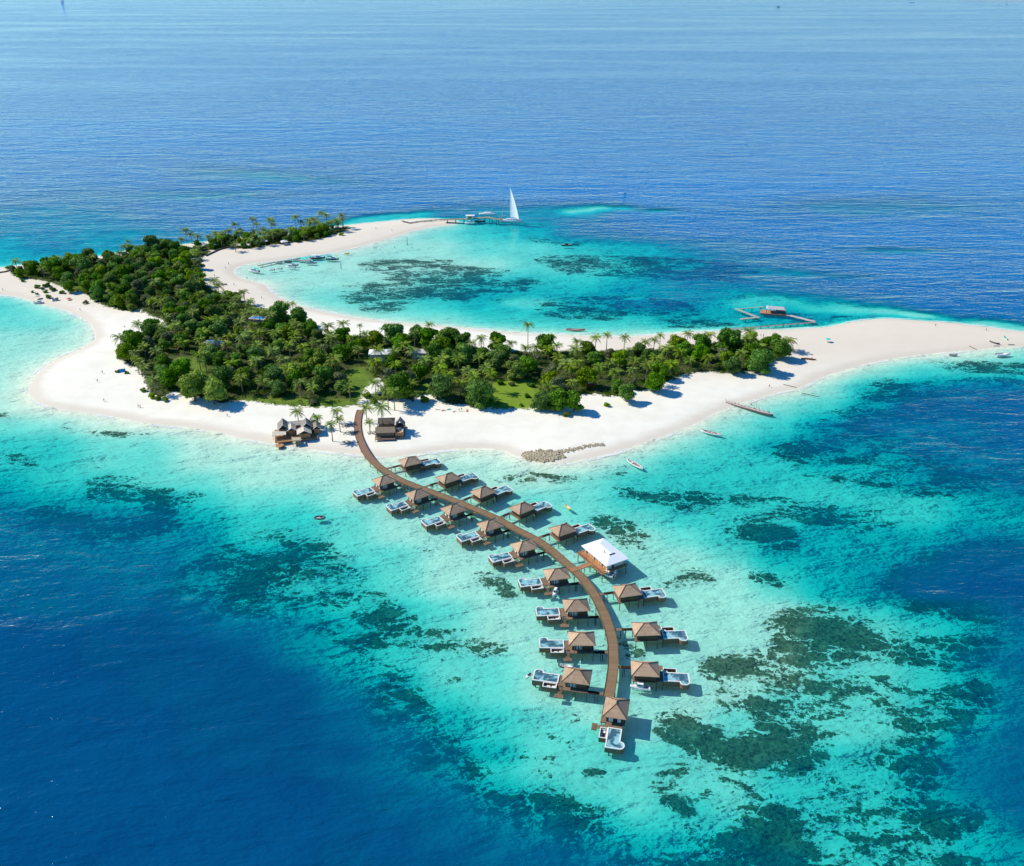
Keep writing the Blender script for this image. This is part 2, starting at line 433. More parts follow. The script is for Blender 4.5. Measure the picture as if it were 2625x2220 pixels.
def build_grid():
    xs = np.concatenate([np.arange(-2600,-300,60), np.arange(-300,2930,7.0), np.arange(2930,5300,60)])
    ys = np.concatenate([np.array([-57,-55,-52,-48,-43,-36,-28,-18]), np.arange(-8,440,16), np.arange(440,1260,3.5), np.arange(1260,2290,7), np.arange(2290,3400,60)])
    PX, PY = np.meshgrid(xs, ys)
    X, Y = at_np(PX, PY)
    return PX, PY, X, Y
def grid_mesh(name, X, Y, Z, mat):
    nr, nc = X.shape
    me = bpy.data.meshes.new(name)
    co = np.stack([X, Y, Z], -1).reshape(-1, 3)
    idx = np.arange(nr*nc).reshape(nr, nc)
    quads = np.stack([idx[1:,:-1], idx[1:,1:], idx[:-1,1:], idx[:-1,:-1]], -1).reshape(-1, 4)
    me.vertices.add(len(co)); me.vertices.foreach_set('co', co.ravel().astype(np.float32))
    nq = len(quads)
    me.loops.add(nq*4); me.loops.foreach_set('vertex_index', quads.ravel().astype(np.int32))
    me.polygons.add(nq); me.polygons.foreach_set('loop_start', np.arange(0, nq*4, 4, dtype=np.int32))
    me.polygons.foreach_set('use_smooth', np.ones(nq, bool))
    me.materials.append(mat); me.update(calc_edges=True)
    o = bpy.data.objects.new(name, me); COL.objects.link(o)
    return o
def set_attr(o, name, arr):
    a = o.data.attributes.new(name, 'FLOAT', 'POINT'); a.data.foreach_set('value', arr.ravel().astype(np.float32))

def ground_material():
    m, nt = newmat('sand_and_reef')
    tc = nt.nodes.new('ShaderNodeTexCoord'); P = tc.outputs['Object']
    sd = attr_(nt, 'sd'); veg = attr_(nt, 'veg'); reef = attr_(nt, 'reef'); meadow = attr_(nt, 'meadow')
    # sand
    n1 = noise_(nt, P, .09, 5, .6); n2 = noise_(nt, P, .9, 4, .7); n3 = noise_(nt, mapping_(nt, P, (.25,1,1), (0,0,.35)), .12, 4, .6)
    warm = attr_(nt, 'warm')
    dry = mix_(nt, ramp_(nt, n1, .35, .68), (.80,.755,.635), (.73,.685,.565))
    dry = mix_(nt, ramp_(nt, n2, .2, .8, 0, .35), dry, (.82,.785,.69))
    dry = mix_(nt, warm, dry, mix_(nt, .8, dry, (.64,.545,.43)))
    jit = math_(nt, 'ADD', sd, math_(nt, 'MULTIPLY', math_(nt, 'SUBTRACT', n3, .5), 7.))
    wetf = ramp_(nt, jit, 2.0, 9, 1, 0)
    dry = mix_(nt, math_(nt, 'MULTIPLY', wetf, .72), dry, (.61,.53,.42))
    # strandline litter: thin darker wisps of seaweed
    lit = ramp_(nt, noise_(nt, mapping_(nt, P, (.5,1.2,1)), .5, 6, .75, .6), .66, .74)
    band = math_(nt, 'MULTIPLY', ramp_(nt, jit, 4, 6), ramp_(nt, jit, 9, 7))
    dry = mix_(nt, math_(nt, 'MULTIPLY', math_(nt, 'MULTIPLY', lit, band), .6), dry, (.25,.2,.14))
    # plants on the ground
    g1 = noise_(nt, P, .12, 5, .6); g2 = noise_(nt, P, 1.1, 5, .7)
    grass = mix_(nt, ramp_(nt, g1, .35, .65), (.10,.18,.018), (.17,.26,.022))
    grass = mix_(nt, ramp_(nt, g2, .35, .7, 0, .7), grass, (.05,.075,.014))
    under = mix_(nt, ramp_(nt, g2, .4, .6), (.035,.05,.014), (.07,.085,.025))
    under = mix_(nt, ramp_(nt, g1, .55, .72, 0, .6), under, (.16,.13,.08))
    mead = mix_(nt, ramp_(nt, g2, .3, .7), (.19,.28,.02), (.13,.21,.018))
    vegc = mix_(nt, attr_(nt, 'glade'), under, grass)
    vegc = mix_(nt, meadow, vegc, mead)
    vj = math_(nt, 'ADD', veg, math_(nt, 'MULTIPLY', math_(nt, 'SUBTRACT', noise_(nt, P, .35, 6, .7), .5), 9.))
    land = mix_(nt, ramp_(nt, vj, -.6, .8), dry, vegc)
    # sea bed
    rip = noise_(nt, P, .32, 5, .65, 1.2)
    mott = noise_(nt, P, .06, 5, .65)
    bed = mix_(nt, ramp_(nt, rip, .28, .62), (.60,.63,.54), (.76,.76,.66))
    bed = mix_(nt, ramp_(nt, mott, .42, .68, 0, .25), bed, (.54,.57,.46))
    caustic_net = math_(nt, 'ABSOLUTE', math_(nt, 'SUBTRACT', noise_(nt, P, .55, 3, .6, 1.6), .5))
    bed = mix_(nt, ramp_(nt, caustic_net, .0, .05, .42, 0), bed, (.86,.86,.78))  # web of caustic sunlight painted into the bed colour as pale filaments
    spk = ramp_(nt, noise_(nt, mapping_(nt, P, (.8,1.1,1), (0,0,.5)), .75, 6, .8), .64, .69)
    spk = math_(nt, 'MULTIPLY', spk, ramp_(nt, noise_(nt, P, .035, 3, .5), .45, .62))
    bed = mix_(nt, math_(nt, 'MULTIPLY', spk, .45), bed, (.16,.19,.14))
    # coral: cover decides how much of the fractal shows
    c1 = noise_(nt, mapping_(nt, P, (.6,1.3,1), (0,0,.35)), .085, 7, .68, .7)
    c2 = noise_(nt, P, .55, 6, .75, .3)
    c0 = noise_(nt, mapping_(nt, P, (.6,1.15,1), (0,0,.3)), .035, 4, .6, .5)
    cc = math_(nt, 'ADD', math_(nt, 'MULTIPLY', c0, .26), math_(nt, 'ADD', math_(nt, 'MULTIPLY', c1, .46), math_(nt, 'MULTIPLY', c2, .28)))
    vo = nt.nodes.new('ShaderNodeTexVoronoi'); vo.feature = 'DISTANCE_TO_EDGE'; vo.inputs['Scale'].default_value = .15
    vd = nt.nodes.new('ShaderNodeVectorMath'); vd.operation = 'ADD'; L(nt, mapping_(nt, P, (.8,1.25,1)), vd.inputs[0])
    vm = nt.nodes.new('ShaderNodeVectorMath'); vm.operation = 'SCALE'; vm.inputs['Scale'].default_value = 9.0; L(nt, noise_(nt, P, .22, 4, .65, 0, 1), vm.inputs[0]); L(nt, vm.outputs[0], vd.inputs[1]); L(nt, vd.outputs[0], vo.inputs['Vector'])
    cut = math_(nt, 'MULTIPLY', ramp_(nt, vo.outputs['Distance'], .0, .10, .26, -.02), ramp_(nt, noise_(nt, P, .05, 3, .6), .38, .62, .1, 1.))
    cc = math_(nt, 'SUBTRACT', math_(nt, 'ADD', math_(nt, 'MULTIPLY', cc, 2.6), -.8), cut)
    thr = math_(nt, 'ADD', math_(nt, 'SUBTRACT', .71, math_(nt, 'MULTIPLY', reef, .485)), math_(nt, 'MULTIPLY', math_(nt, 'MAXIMUM', math_(nt, 'SUBTRACT', .42, reef), 0.), 1.5))
    cov = ramp_(nt, math_(nt, 'SUBTRACT', cc, thr), -.02, .05)
    ct = noise_(nt, P, .9, 5, .8, .5)
    coral = mix_(nt, ramp_(nt, ct, .36, .64), (.022,.048,.034), (.16,.19,.11))
    coral = mix_(nt, ramp_(nt, noise_(nt, P, .16, 6, .7), .52, .66, 0, .55), coral, (.30,.29,.19))
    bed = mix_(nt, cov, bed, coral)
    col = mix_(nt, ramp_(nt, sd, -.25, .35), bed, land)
    b = nt.nodes.new('ShaderNodeBsdfPrincipled'); L(nt, col, b.inputs['Base Color'])
    b.inputs['Roughness'].default_value = .9; b.inputs['Specular IOR Level'].default_value = .15
    bp = nt.nodes.new('ShaderNodeBump'); bp.inputs['Strength'].default_value = .14; bp.inputs['Distance'].default_value = .5
    L(nt, math_(nt, 'ADD', n2, math_(nt, 'MULTIPLY', math_(nt, 'MULTIPLY', cov, ct), 6.)), bp.inputs['Height']); L(nt, bp.outputs[0], b.inputs['Normal'])
    o = nt.nodes.new('ShaderNodeOutputMaterial'); L(nt, b.outputs[0], o.inputs[0])
    return m

def water_material():
    m, nt = newmat('sea_water')
    tc = nt.nodes.new('ShaderNodeTexCoord'); P = tc.outputs['Object']
    D0 = attr_(nt, 'depth'); sd = attr_(nt, 'sd')
    # uneven bottom shows as uneven depth
    dn = noise_(nt, mapping_(nt, P, (.6,1,1), (0,0,.3)), .014, 5, .6, .5)
    dn2 = noise_(nt, P, .05, 4, .6)
    D = math_(nt, 'MULTIPLY', D0, ramp_(nt, math_(nt, 'ADD', math_(nt,'MULTIPLY',dn,.75), math_(nt,'MULTIPLY',dn2,.25)), .25, .75, .76, 1.26, False))
    def chan(k):
        return math_(nt, 'EXPONENT', math_(nt, 'MULTIPLY', D, -k))
    cb = nt.nodes.new('ShaderNodeCombineColor')
    for i, k in enumerate((1.0, .058, .053)): L(nt, chan(k), cb.inputs[i])
    tr = nt.nodes.new('ShaderNodeBsdfTransparent'); L(nt, cb.outputs[0], tr.inputs[0])
    # waves
    w0 = noise_(nt, mapping_(nt, P, (.35,1,1), (0,0,-.30)), .045, 2, .5, .4)
    w1 = noise_(nt, mapping_(nt, P, (.40,1,1), (0,0,-.22)), .16, 3, .55, .35)
    w2 = noise_(nt, mapping_(nt, P, (.55,1,1), (0,0,-.5)), .55, 3, .6, .3)
    hgt = math_(nt, 'ADD', math_(nt, 'MULTIPLY', w0, 2.4), math_(nt, 'ADD', math_(nt, 'MULTIPLY', w1, 1.5), math_(nt, 'MULTIPLY', w2, .44)))
    # calm and ruffled streaks on the far sea; sheltered shallows are calmer
    strk = noise_(nt, mapping_(nt, P, (.16,1,1), (0,0,-.04)), .004, 6, .68, .8)
    amp = math_(nt, 'MULTIPLY', ramp_(nt, D0, .5, 9, .055, .85), ramp_(nt, strk, .34, .60, .7, 1.4))
    bp = nt.nodes.new('ShaderNodeBump'); bp.inputs['Distance'].default_value = 1.; L(nt, amp, bp.inputs['Strength']); L(nt, hgt, bp.inputs['Height'])
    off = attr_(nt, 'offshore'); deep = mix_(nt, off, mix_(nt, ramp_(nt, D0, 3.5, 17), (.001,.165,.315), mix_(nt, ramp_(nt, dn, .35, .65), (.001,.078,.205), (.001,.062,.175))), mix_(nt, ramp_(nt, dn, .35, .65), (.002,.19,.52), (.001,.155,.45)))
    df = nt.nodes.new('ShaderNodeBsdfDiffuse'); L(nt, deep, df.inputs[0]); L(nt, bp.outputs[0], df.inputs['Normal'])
    s = math_(nt, 'SUBTRACT', 1, math_(nt, 'EXPONENT', math_(nt, 'MULTIPLY', D, -.095)))
    mx = nt.nodes.new('ShaderNodeMixShader'); L(nt, s, mx.inputs[0]); L(nt, tr.outputs[0], mx.inputs[1]); L(nt, df.outputs[0], mx.inputs[2])
    # foam line where the swash meets the sand
    fo = math_(nt, 'ADD', sd, math_(nt, 'MULTIPLY', math_(nt, 'SUBTRACT', noise_(nt, P, .12, 4, .6), .5), 5.))
    ff = math_(nt, 'MULTIPLY', math_(nt, 'MULTIPLY', ramp_(nt, fo, -2.6, -1.9), ramp_(nt, fo, -.5, -1.2)), ramp_(nt, noise_(nt, P, .05, 2, .5), .42, .58, 0, .6))
    fd = nt.nodes.new('ShaderNodeBsdfDiffuse'); fd.inputs[0].default_value = (.85,.86,.86,1)
    mf = nt.nodes.new('ShaderNodeMixShader'); L(nt, ff, mf.inputs[0]); L(nt, mx.outputs[0], mf.inputs[1]); L(nt, fd.outputs[0], mf.inputs[2])
    gl = nt.nodes.new('ShaderNodeBsdfGlossy'); gl.inputs['Roughness'].default_value = .08; L(nt, bp.outputs[0], gl.inputs['Normal'])
    gl.inputs[0].default_value = (1,1,1,1)
    fr = nt.nodes.new('ShaderNodeFresnel'); fr.inputs[0].default_value = 1.33; L(nt, bp.outputs[0], fr.inputs['Normal'])
    ms = nt.nodes.new('ShaderNodeMixShader'); L(nt, math_(nt, 'MULTIPLY', fr.outputs[0], math_(nt, 'ADD', math_(nt, 'MULTIPLY', fr.outputs[0], 1.2), .03)), ms.inputs[0]); L(nt, mf.outputs[0], ms.inputs[1]); L(nt, gl.outputs[0], ms.inputs[2])
    o = nt.nodes.new('ShaderNodeOutputMaterial'); L(nt, ms.outputs[0], o.inputs[0])
    return m

def build_ground():
    PX, PY, X, Y = build_grid()
    sd = sdist(X, Y, W_SHORE)
    dep = chart(PX, PY)
    far = np.clip((440-PY)/120, 0, 1); dep = dep*(1-far)+17*far
    for (cx,cy,rx,ry,d,rot) in SHOALS:
        dx = PX-cx; dy = PY-cy
        u = (dx+dy*0)/rx; w = (dy-dx*rot)/ry
        k = np.exp(-(u*u+w*w)*.8)*(.75+1.1*vnoise(X,Y,14,5))
        k = np.clip(k,0,1); dep = dep*(1-k)+np.minimum(dep,d)*k
    # the shelf drops off gently from the beach
    dep = dep*(1-np.exp(-np.maximum(-sd,0)/15.)*.98)
    reef = np.zeros_like(X)
    for poly, cov, soft in REEFS:
        wp = world_poly(poly, 2)
        d = sdist(X, Y, wp, maxd=40)
        soft *= 1.9; k = np.clip((d+soft)/(2*soft), 0, 1); k = k*k*(3-2*k)
        reef = np.maximum(reef, k*cov)
    reef = np.maximum(reef, .26*np.clip(-sd/12,0,1))
    vg = np.maximum(sdist(X,Y,W_VEG,60), sdist(X,Y,W_VEG2,60))
    for wp in W_SANDY: vg = np.minimum(vg, -sdist(X,Y,wp,60))
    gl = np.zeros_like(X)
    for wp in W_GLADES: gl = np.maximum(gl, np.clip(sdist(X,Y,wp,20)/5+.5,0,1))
    # foreshore grass edge facing the lagoon and the open side
    me = np.clip(sdist(X,Y,W_MEADOW,20)/4+.5,0,1)
    warm = np.clip((1010-PY)/120,0,1)*np.clip((PX-1350)/250,0,1) + np.clip((830-PY)/60,0,1)*.8
    warm = np.clip(warm,0,1)
    Z = ground_h(sd, X, Y) - np.clip(dep*.10,0,1.4)*(sd<0)
    Z = Z + np.where(sd<-6, np.clip(reef-.5,0,.4)*1.3*vnoise(X,Y,3.0,9), 0)
    Zg = np.minimum(Z, np.where(sd<-.0, -.02, 9))
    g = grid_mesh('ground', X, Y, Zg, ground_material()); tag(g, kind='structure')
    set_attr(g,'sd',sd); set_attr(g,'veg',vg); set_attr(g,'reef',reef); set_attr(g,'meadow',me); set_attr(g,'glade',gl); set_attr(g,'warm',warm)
    w = grid_mesh('sea_water', X, Y, np.zeros_like(X), water_material()); tag(w, kind='structure')
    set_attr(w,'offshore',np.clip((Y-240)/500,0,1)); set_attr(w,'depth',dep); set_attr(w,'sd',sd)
# ------------------------------------------------------------------ trees
def leafmat(name, a, b, rnd=.25, trans=.25):
    m, nt = newmat(name)
    tc = nt.nodes.new('ShaderNodeTexCoord'); oi = nt.nodes.new('ShaderNodeObjectInfo')
    n = noise_(nt, tc.outputs['Object'], .55, 4, .7)
    n2 = noise_(nt, tc.outputs['Object'], 2.6, 2, .7)
    c = mix_(nt, ramp_(nt, n, .35, .65), a, b)
    c = mix_(nt, ramp_(nt, n2, .5, .75, 0, .5), c, tuple(min(1, x*1.7) for x in b))
    hs = nt.nodes.new('ShaderNodeHueSaturation'); L(nt, c, hs.inputs['Color'])
    L(nt, ramp_(nt, oi.outputs['Random'], 0, 1, 1-rnd, 1+rnd*1.5, False), hs.inputs['Value'])
    L(nt, ramp_(nt, math_(nt, 'FRACT', math_(nt, 'MULTIPLY', oi.outputs['Random'], 7.3)), 0, 1, .486, .506, False), hs.inputs['Hue'])
    L(nt, ramp_(nt, math_(nt, 'FRACT', math_(nt, 'MULTIPLY', oi.outputs['Random'], 13.7)), 0, 1, .88, 1.15, False), hs.inputs['Saturation'])
    d = nt.nodes.new('ShaderNodeBsdfPrincipled'); L(nt, hs.outputs[0], d.inputs['Base Color']); d.inputs['Roughness'].default_value = .55; d.inputs['Specular IOR Level'].default_value = .12
    t = nt.nodes.new('ShaderNodeBsdfTranslucent'); L(nt, hs.outputs[0], t.inputs[0])
    mx = nt.nodes.new('ShaderNodeMixShader'); mx.inputs[0].default_value = trans; L(nt, d.outputs[0], mx.inputs[1]); L(nt, t.outputs[0], mx.inputs[2])
    o = nt.nodes.new('ShaderNodeOutputMaterial'); L(nt, mx.outputs[0], o.inputs[0])
    MATS[name] = m
    return m

def crown_mesh(seed, h, r, mat, lumps=15, leaves=150, leaf=.42, low=.28, up=.8):
    """crown of many leaf clusters set round uneven lumps, with gaps between them"""
    rs = np.random.RandomState(seed)
    C = []
    for i in range(lumps):
        a = rs.rand()*2*PI; t = rs.rand()**.7
        z = low*h+(1-low)*h*(1-.15)*rs.rand()
        k = (z/h-low)/(1-low)
        rad = r*math.sqrt(max(.05, 1-(k*1.0-.25)**2*1.1))*.72*t
        lr = r*(.28+.2*rs.rand())
        C.append((math.cos(a)*rad*(.85+.3*rs.rand()), math.sin(a)*rad, min(z, h-lr*.6), lr))
    C.append((0,0,h-r*.45,r*.42)); C.append((0,0,h*.55,r*.5))
    V = []; Fc = []
    for (cx,cy,cz,lr) in C:
        for j in range(leaves):
            v = rs.normal(size=3); v /= np.linalg.norm(v)
            if v[2] < -.45: v[2] *= -.6
            rr = lr*(.80+.28*rs.rand())
            p = np.array([cx,cy,cz])+v*rr*np.array([1,1,up])
            n = v+rs.normal(size=3)*.55; n /= np.linalg.norm(n)
            a = np.cross(n, rs.normal(size=3)); a /= np.linalg.norm(a)+1e-9; b = np.cross(n, a)
            s = leaf*(.6+.8*rs.rand())
            k = len(V)
            q = .5+.3*rs.rand()
            V += [p-a*s, p-b*s*q+n*s*.15, p+a*s, p+b*s*q+n*s*.15]
            Fc.append((k,k+1,k+2,k+3))
    mb = MB(); mb.add(V, Fc)
    for (cx,cy,cz,lr) in C:
        mb.blob((cx,cy,cz), lr*.80, 1, .1, (1,1,up))
    return mb.mesh('crown', mat)

def trunk_mesh(seed, h, mat, r0=.28, limbs=4, spread=2.2):
    rs = random.Random(seed); mb = MB()
    lean = (rs.uniform(-.5,.5), rs.uniform(-.5,.5))
    mb.tube([(0,0,-.4),(lean[0]*.3,lean[1]*.3,h*.25),(lean[0],lean[1],h*.6)], [r0*1.3,r0,r0*.6], 6)
    for i in range(limbs):
        a = 2*PI*i/limbs+rs.uniform(-.4,.4)
        z = h*rs.uniform(.28,.45)
        mb.tube([(lean[0]*.5,lean[1]*.5,z),(math.cos(a)*spread*.55,math.sin(a)*spread*.55,z+h*.18),(math.cos(a)*spread,math.sin(a)*spread,z+h*.36)], [r0*.5,r0*.35,r0*.15], 5)
    return mb.mesh('trunk', mat)

def palm_crown_mesh(seed, R0, mat, dry, n=17, up=.6):
    rs = np.random.RandomState(seed); mb = MB()
    for i in range(n):
        a = 2*PI*i/n*2.4+rs.uniform(-.2,.2)
        k = i/n
        elev = up*(1-k)*2.0-.22+rs.uniform(-.12,.12)
        ln = R0*(.85+.25*rs.rand())
        pts = []
        for t in np.linspace(0,1,7):
            rr = ln*(t-.12*t*t); z = ln*(math.sin(elev)*t - (.50+.12*k)*t*t)
            pts.append(Vector((math.cos(a)*rr*math.cos(elev*.6), math.sin(a)*rr*math.cos(elev*.6), z)))
        side = Vector((-math.sin(a), math.cos(a), 0))
        mi = 1 if (k > .93) else 0
        for j in range(6):
            p, q = pts[j], pts[j+1]
            for e in range(3):
                t = (j+(e+.5)/3)/6
                if t < .08: continue
                c = p.lerp(q, (e+.5)/3); d = (q-p).normalized()
                wl = ln*.23*math.sin(PI*min(1,.12+t*.92))**.7*(.85+.3*rs.rand())
                for sg in (-1,1):
                    tip = c+side*sg*wl*.85+d*wl*.55-Vector((0,0,wl*(.15+.30*rs.rand())))
                    mb.add([c-d*ln*.022, c+d*ln*.022, tip+d*ln*.006, tip-d*ln*.006], [(0,1,2,3)], False, mi)
        mb.tube([pts[0],pts[3],pts[6]], [.07*R0/3,.05*R0/3,.015], 3, False, 1)
    mb.blob((0,0,-.25), .38, 1, .1)
    return mb.mesh('crown', [mat, dry])
def palm_trunk_mesh(seed, h, mat):
    rs = random.Random(seed); mb = MB()
    lx, ly = rs.uniform(-.9,.9), rs.uniform(-.5,.5)
    pts = []; rad = []
    for i in range(6):
        t = i/5; pts.append((lx*(t*t-t*1.0), ly*(t*t-t), -.5+(h+.5)*t)); rad.append(.27-.12*t+(.09 if i==0 else 0))
    mb.tube(pts, rad, 7)
    return mb.mesh('trunk', mat)

def tree_of(name, crown, trunk, label, cat, loc, rz, sc, group, crown_at=None, zs=1.0):
    t = thing(name, label, cat, loc, rz, group)
    t.scale = (sc, sc, sc*zs)
    o = bpy.data.objects.new('crown', crown); link(o, t)
    if crown_at is not None: o.location = (0,0,crown_at)
    if trunk is not None:
        q = bpy.data.objects.new('trunk', trunk); link(q, t)
    return t

def make_trees():
    bark = pmat('bark_grey', (.16,.12,.085), .9, .3, 3, stretch=(1,1,.2))
    pbark = pmat('palm_bark', (.22,.17,.12), .9, .25, 6, stretch=(.2,.2,3))
    g1 = leafmat('leaves_dark', (.040,.115,.012), (.145,.30,.024))
    g2 = leafmat('leaves_olive', (.085,.15,.015), (.20,.30,.03))
    g3 = leafmat('leaves_silver', (.10,.13,.045), (.21,.24,.10), .15)
    g4 = leafmat('leaves_bright', (.12,.21,.01), (.26,.38,.02))
    pf = leafmat('palm_fronds', (.075,.15,.012), (.22,.34,.03), .2, .2)
    pdry = pmat('dry_fronds', (.22,.15,.06), .8, .25, 3)
    broad = {}
    for k, (m, name) in enumerate(((g1,'dark'),(g2,'olive'),(g3,'silver'),(g4,'bright'))):
        broad[name] = []
        for q in range(4 if name == 'dark' else 2):
            h = 8.5; r = 4.6+.5*q%1.1
            broad[name].append((crown_mesh(50+k*10+q, h, r, m, 15+2*q, 150, .40, .2 if q%2 else .12), trunk_mesh(k*7+q, h*.8, bark)))
    palms = [(palm_crown_mesh(300+i, 4.1+.25*i, pf, pdry, 16+i), i) for i in range(4)]
    ptr = {h: palm_trunk_mesh(h, h, pbark) for h in (5,7,9,11,14)}
    shrubs = [crown_mesh(400+i, 2.0, 1.9, m, 6, 70, .3, .0, .8) for i, m in enumerate((g1,g4,g2,g3))]
    def palm(p, h, label, group=None, sc=1., crown=None):
        hh = min(ptr, key=lambda q: abs(q-h)); zs = h/hh
        c = palms[random.randrange(4) if crown is None else crown][0]
        t = thing('palm_tree', label, 'palm tree', p, random.uniform(0,6.28), group)
        o = bpy.data.objects.new('crown', c); link(o, t); o.location = (0,0,h); o.scale = (sc,)*3
        q = bpy.data.objects.new('trunk', ptr[hh]); link(q, t); q.scale = (1,1,zs)
        return t
    def broadleaf(p, kind, label, sc, group=None, name='broadleaf_tree', zs=1.):
        c, tr = broad[kind][random.randrange(len(broad[kind]))]
        return tree_of(name, c, tr, label, 'tree', p, random.uniform(0,6.28), sc, group, zs=zs)
    # --- palms that stand out, each from its place: crown top, length of trunk
    P = []
    def tallpalm(px, py, h, label, sc=1.):
        """px, py is where the crown shows; the foot follows below it"""
        g = on(px, py); c = at(px, py, g.z+h); z = gz(c.x, c.y); c.z = max(z,0)
        palm(c, h, label, None, sc); P.append((c.x, c.y))
    T = tallpalm
    T(1101,836,13,'tall coconut palm rising above the dense trees behind the white roofed hall'); T(1062,853,10.5,'shorter coconut palm just left of the tallest one by the lagoon beach')
    T(1354,842,16,'tallest lone coconut palm standing against the lagoon beach'); T(1348,892,9,'low coconut palm directly below the tallest lone palm')
    T(1428,885,8,'coconut palm beside a round dark tree near the lagoon beach'); T(1480,876,7,'small thin palm against the lagoon sand between dark trees')
    T(1527,868,9,'left palm of the row behind the moored orange boat'); T(1556,864,10,'middle palm of the row behind the moored orange boat')
    T(1601,868,10,'right palm of the row behind the moored orange boat'); T(1654,878,6,'sparse young palm left of two full palms on the lagoon edge')
    T(1677,874,8,'left of two full palms close together on the lagoon edge'); T(1693,864,9,'right of two full palms close together on the lagoon edge')
    T(1210,881,8,'broad palm crown among the trees between hall and meadow'); T(900,863,8,'palm on the wooded edge near the thin leaning one')
    T(922,835,8,'thin leaning palm alone on the lagoon beach',.7); T(750,781,6,'reddish half bare palm alone on the curved lagoon beach',.8)
    T(41,676,7,'windswept palm at the far western tip beside the red flowering tree',1.2)
    names = ['first','second','third','fourth','fifth','sixth','seventh','eighth','ninth','tenth']
    north = [(475,595,11),(490,606,8),(465,619,7),(507,611,7),(555,605,8),(569,604,7),(603,582,12),(616,595,8),(648,568,11),(694,569,10),(757,562,12),(772,573,8),(806,567,9),(825,553,13),(837,558,12),(877,560,12),(864,572,10),(786,592,8),(649,608,7),(668,603,7),(841,577,8),(602,627,6),(504,637,5),(700,580,8),(812,575,8),(793,570,8),(795,578,8),(850,575,8),(658,580,9),(820,580,7)]
    uniq = {0:'tall palm left of the bright lawn on the northern arm',4:'left of two palms beside the white sunshades',5:'right of two palms beside the white sunshades',
            6:'tall thin palm in front of open sea left of the dark grove',10:'tallest palm over the middle of the dark grove',15:'last palm at the sandy end of the northern grove',13:'palm with the highest crown of the northern group',
            21:'short palm at the edge of the sandy path',22:'short palm on the edge of the bright lawn'}
    for i, (x, y, h) in enumerate(north):
        lab = uniq.get(i)
        g = on(x, y); c = at(x, y, g.z+h); c.z = max(gz(c.x, c.y), .3)
        palm(c, h, lab or 'coconut palm in the grove on the narrow northern arm of sand', None if lab else 'palms of the northern grove', 1.3); P.append((c.x, c.y))
    west = [(329,624),(340,637),(357,637),(372,650)]
    for x, y in west:
        g = on(x, y); c = at(x, y, g.z+6); c.z = max(gz(c.x, c.y), .3)
        palm(c, 6, 'thin palm among low trees facing the open sea', 'palms on the open sea side', .8)
    # palms on the front beach: foot position, height
    for (x, y, h, sc, lab) in ((853,1131,9.2,.95,'lone palm on the sand right of the thatched house, nearest the water'),(872,1107,7,.8,'palm rooted between the lone palm and the boardwalk'),
        (866,1084,6.5,.95,'palm behind and left of the boardwalk top, right of the thatched house'),(765,1086,6.5,1.15,'bushy palm behind the dark gable of the thatched house'),(816,1098,6.,.8,'leaning palm at the right corner of the thatched house'),
        (941,1085,8.5,1.15,'full palm on the sand beside the top end of the boardwalk'),(981,1103,12.5,1.25,'tallest palm rising in front of the stilted beach hut'),(949,1111,6,.9,'small bluish palm between boardwalk and stilted beach hut'),
        (1012,1052,11,1.,'slender palm with shaded trunk at the edge of the trees above the hut'),(996,1050,10,1.,'palm at the edge of the trees left of the slender one'),(964,1020,9,1.,'palm by the dark parked cars behind the boardwalk'),
        (898,1028,8,1.1,'pale palm in the grass left of the boardwalk top'),(806,1028,8,1.1,'pale palm left of the low grey bush by the grass'),(774,1020,9,1.2,'wide palm at the front of the wood above the thatched house'),
        (1261,1006,11,1.1,'tall palm with straight trunk at the left side of the bright meadow'),(400,1012,9,1.2,'broad palm at the south western corner of the wood'),(365,965,8,1.,'orange tinted palm beside the western beach'),(357,960,9,1.,'palm with bare trunk at the western beach edge'),
        (379,985,10,1.1,'palm leaning over the western sand near the blue tent'),(530,955,11,1.3,'large palm in the small clearing of the western wood'),(515,950,10,1.2,'second large palm in the small western clearing, left of the other'),
        (1898,938,8,1.2,'bright green palm at the front of the eastern clump'),(1462,980,9,1.1,'grey green palm behind the meadow'),(1655,985,12,1.,'yellowish palm trunk among dark trees on the eastern front')):
        g = on(x, y); palm(g, h, lab, None, sc); P.append((g.x, g.y))
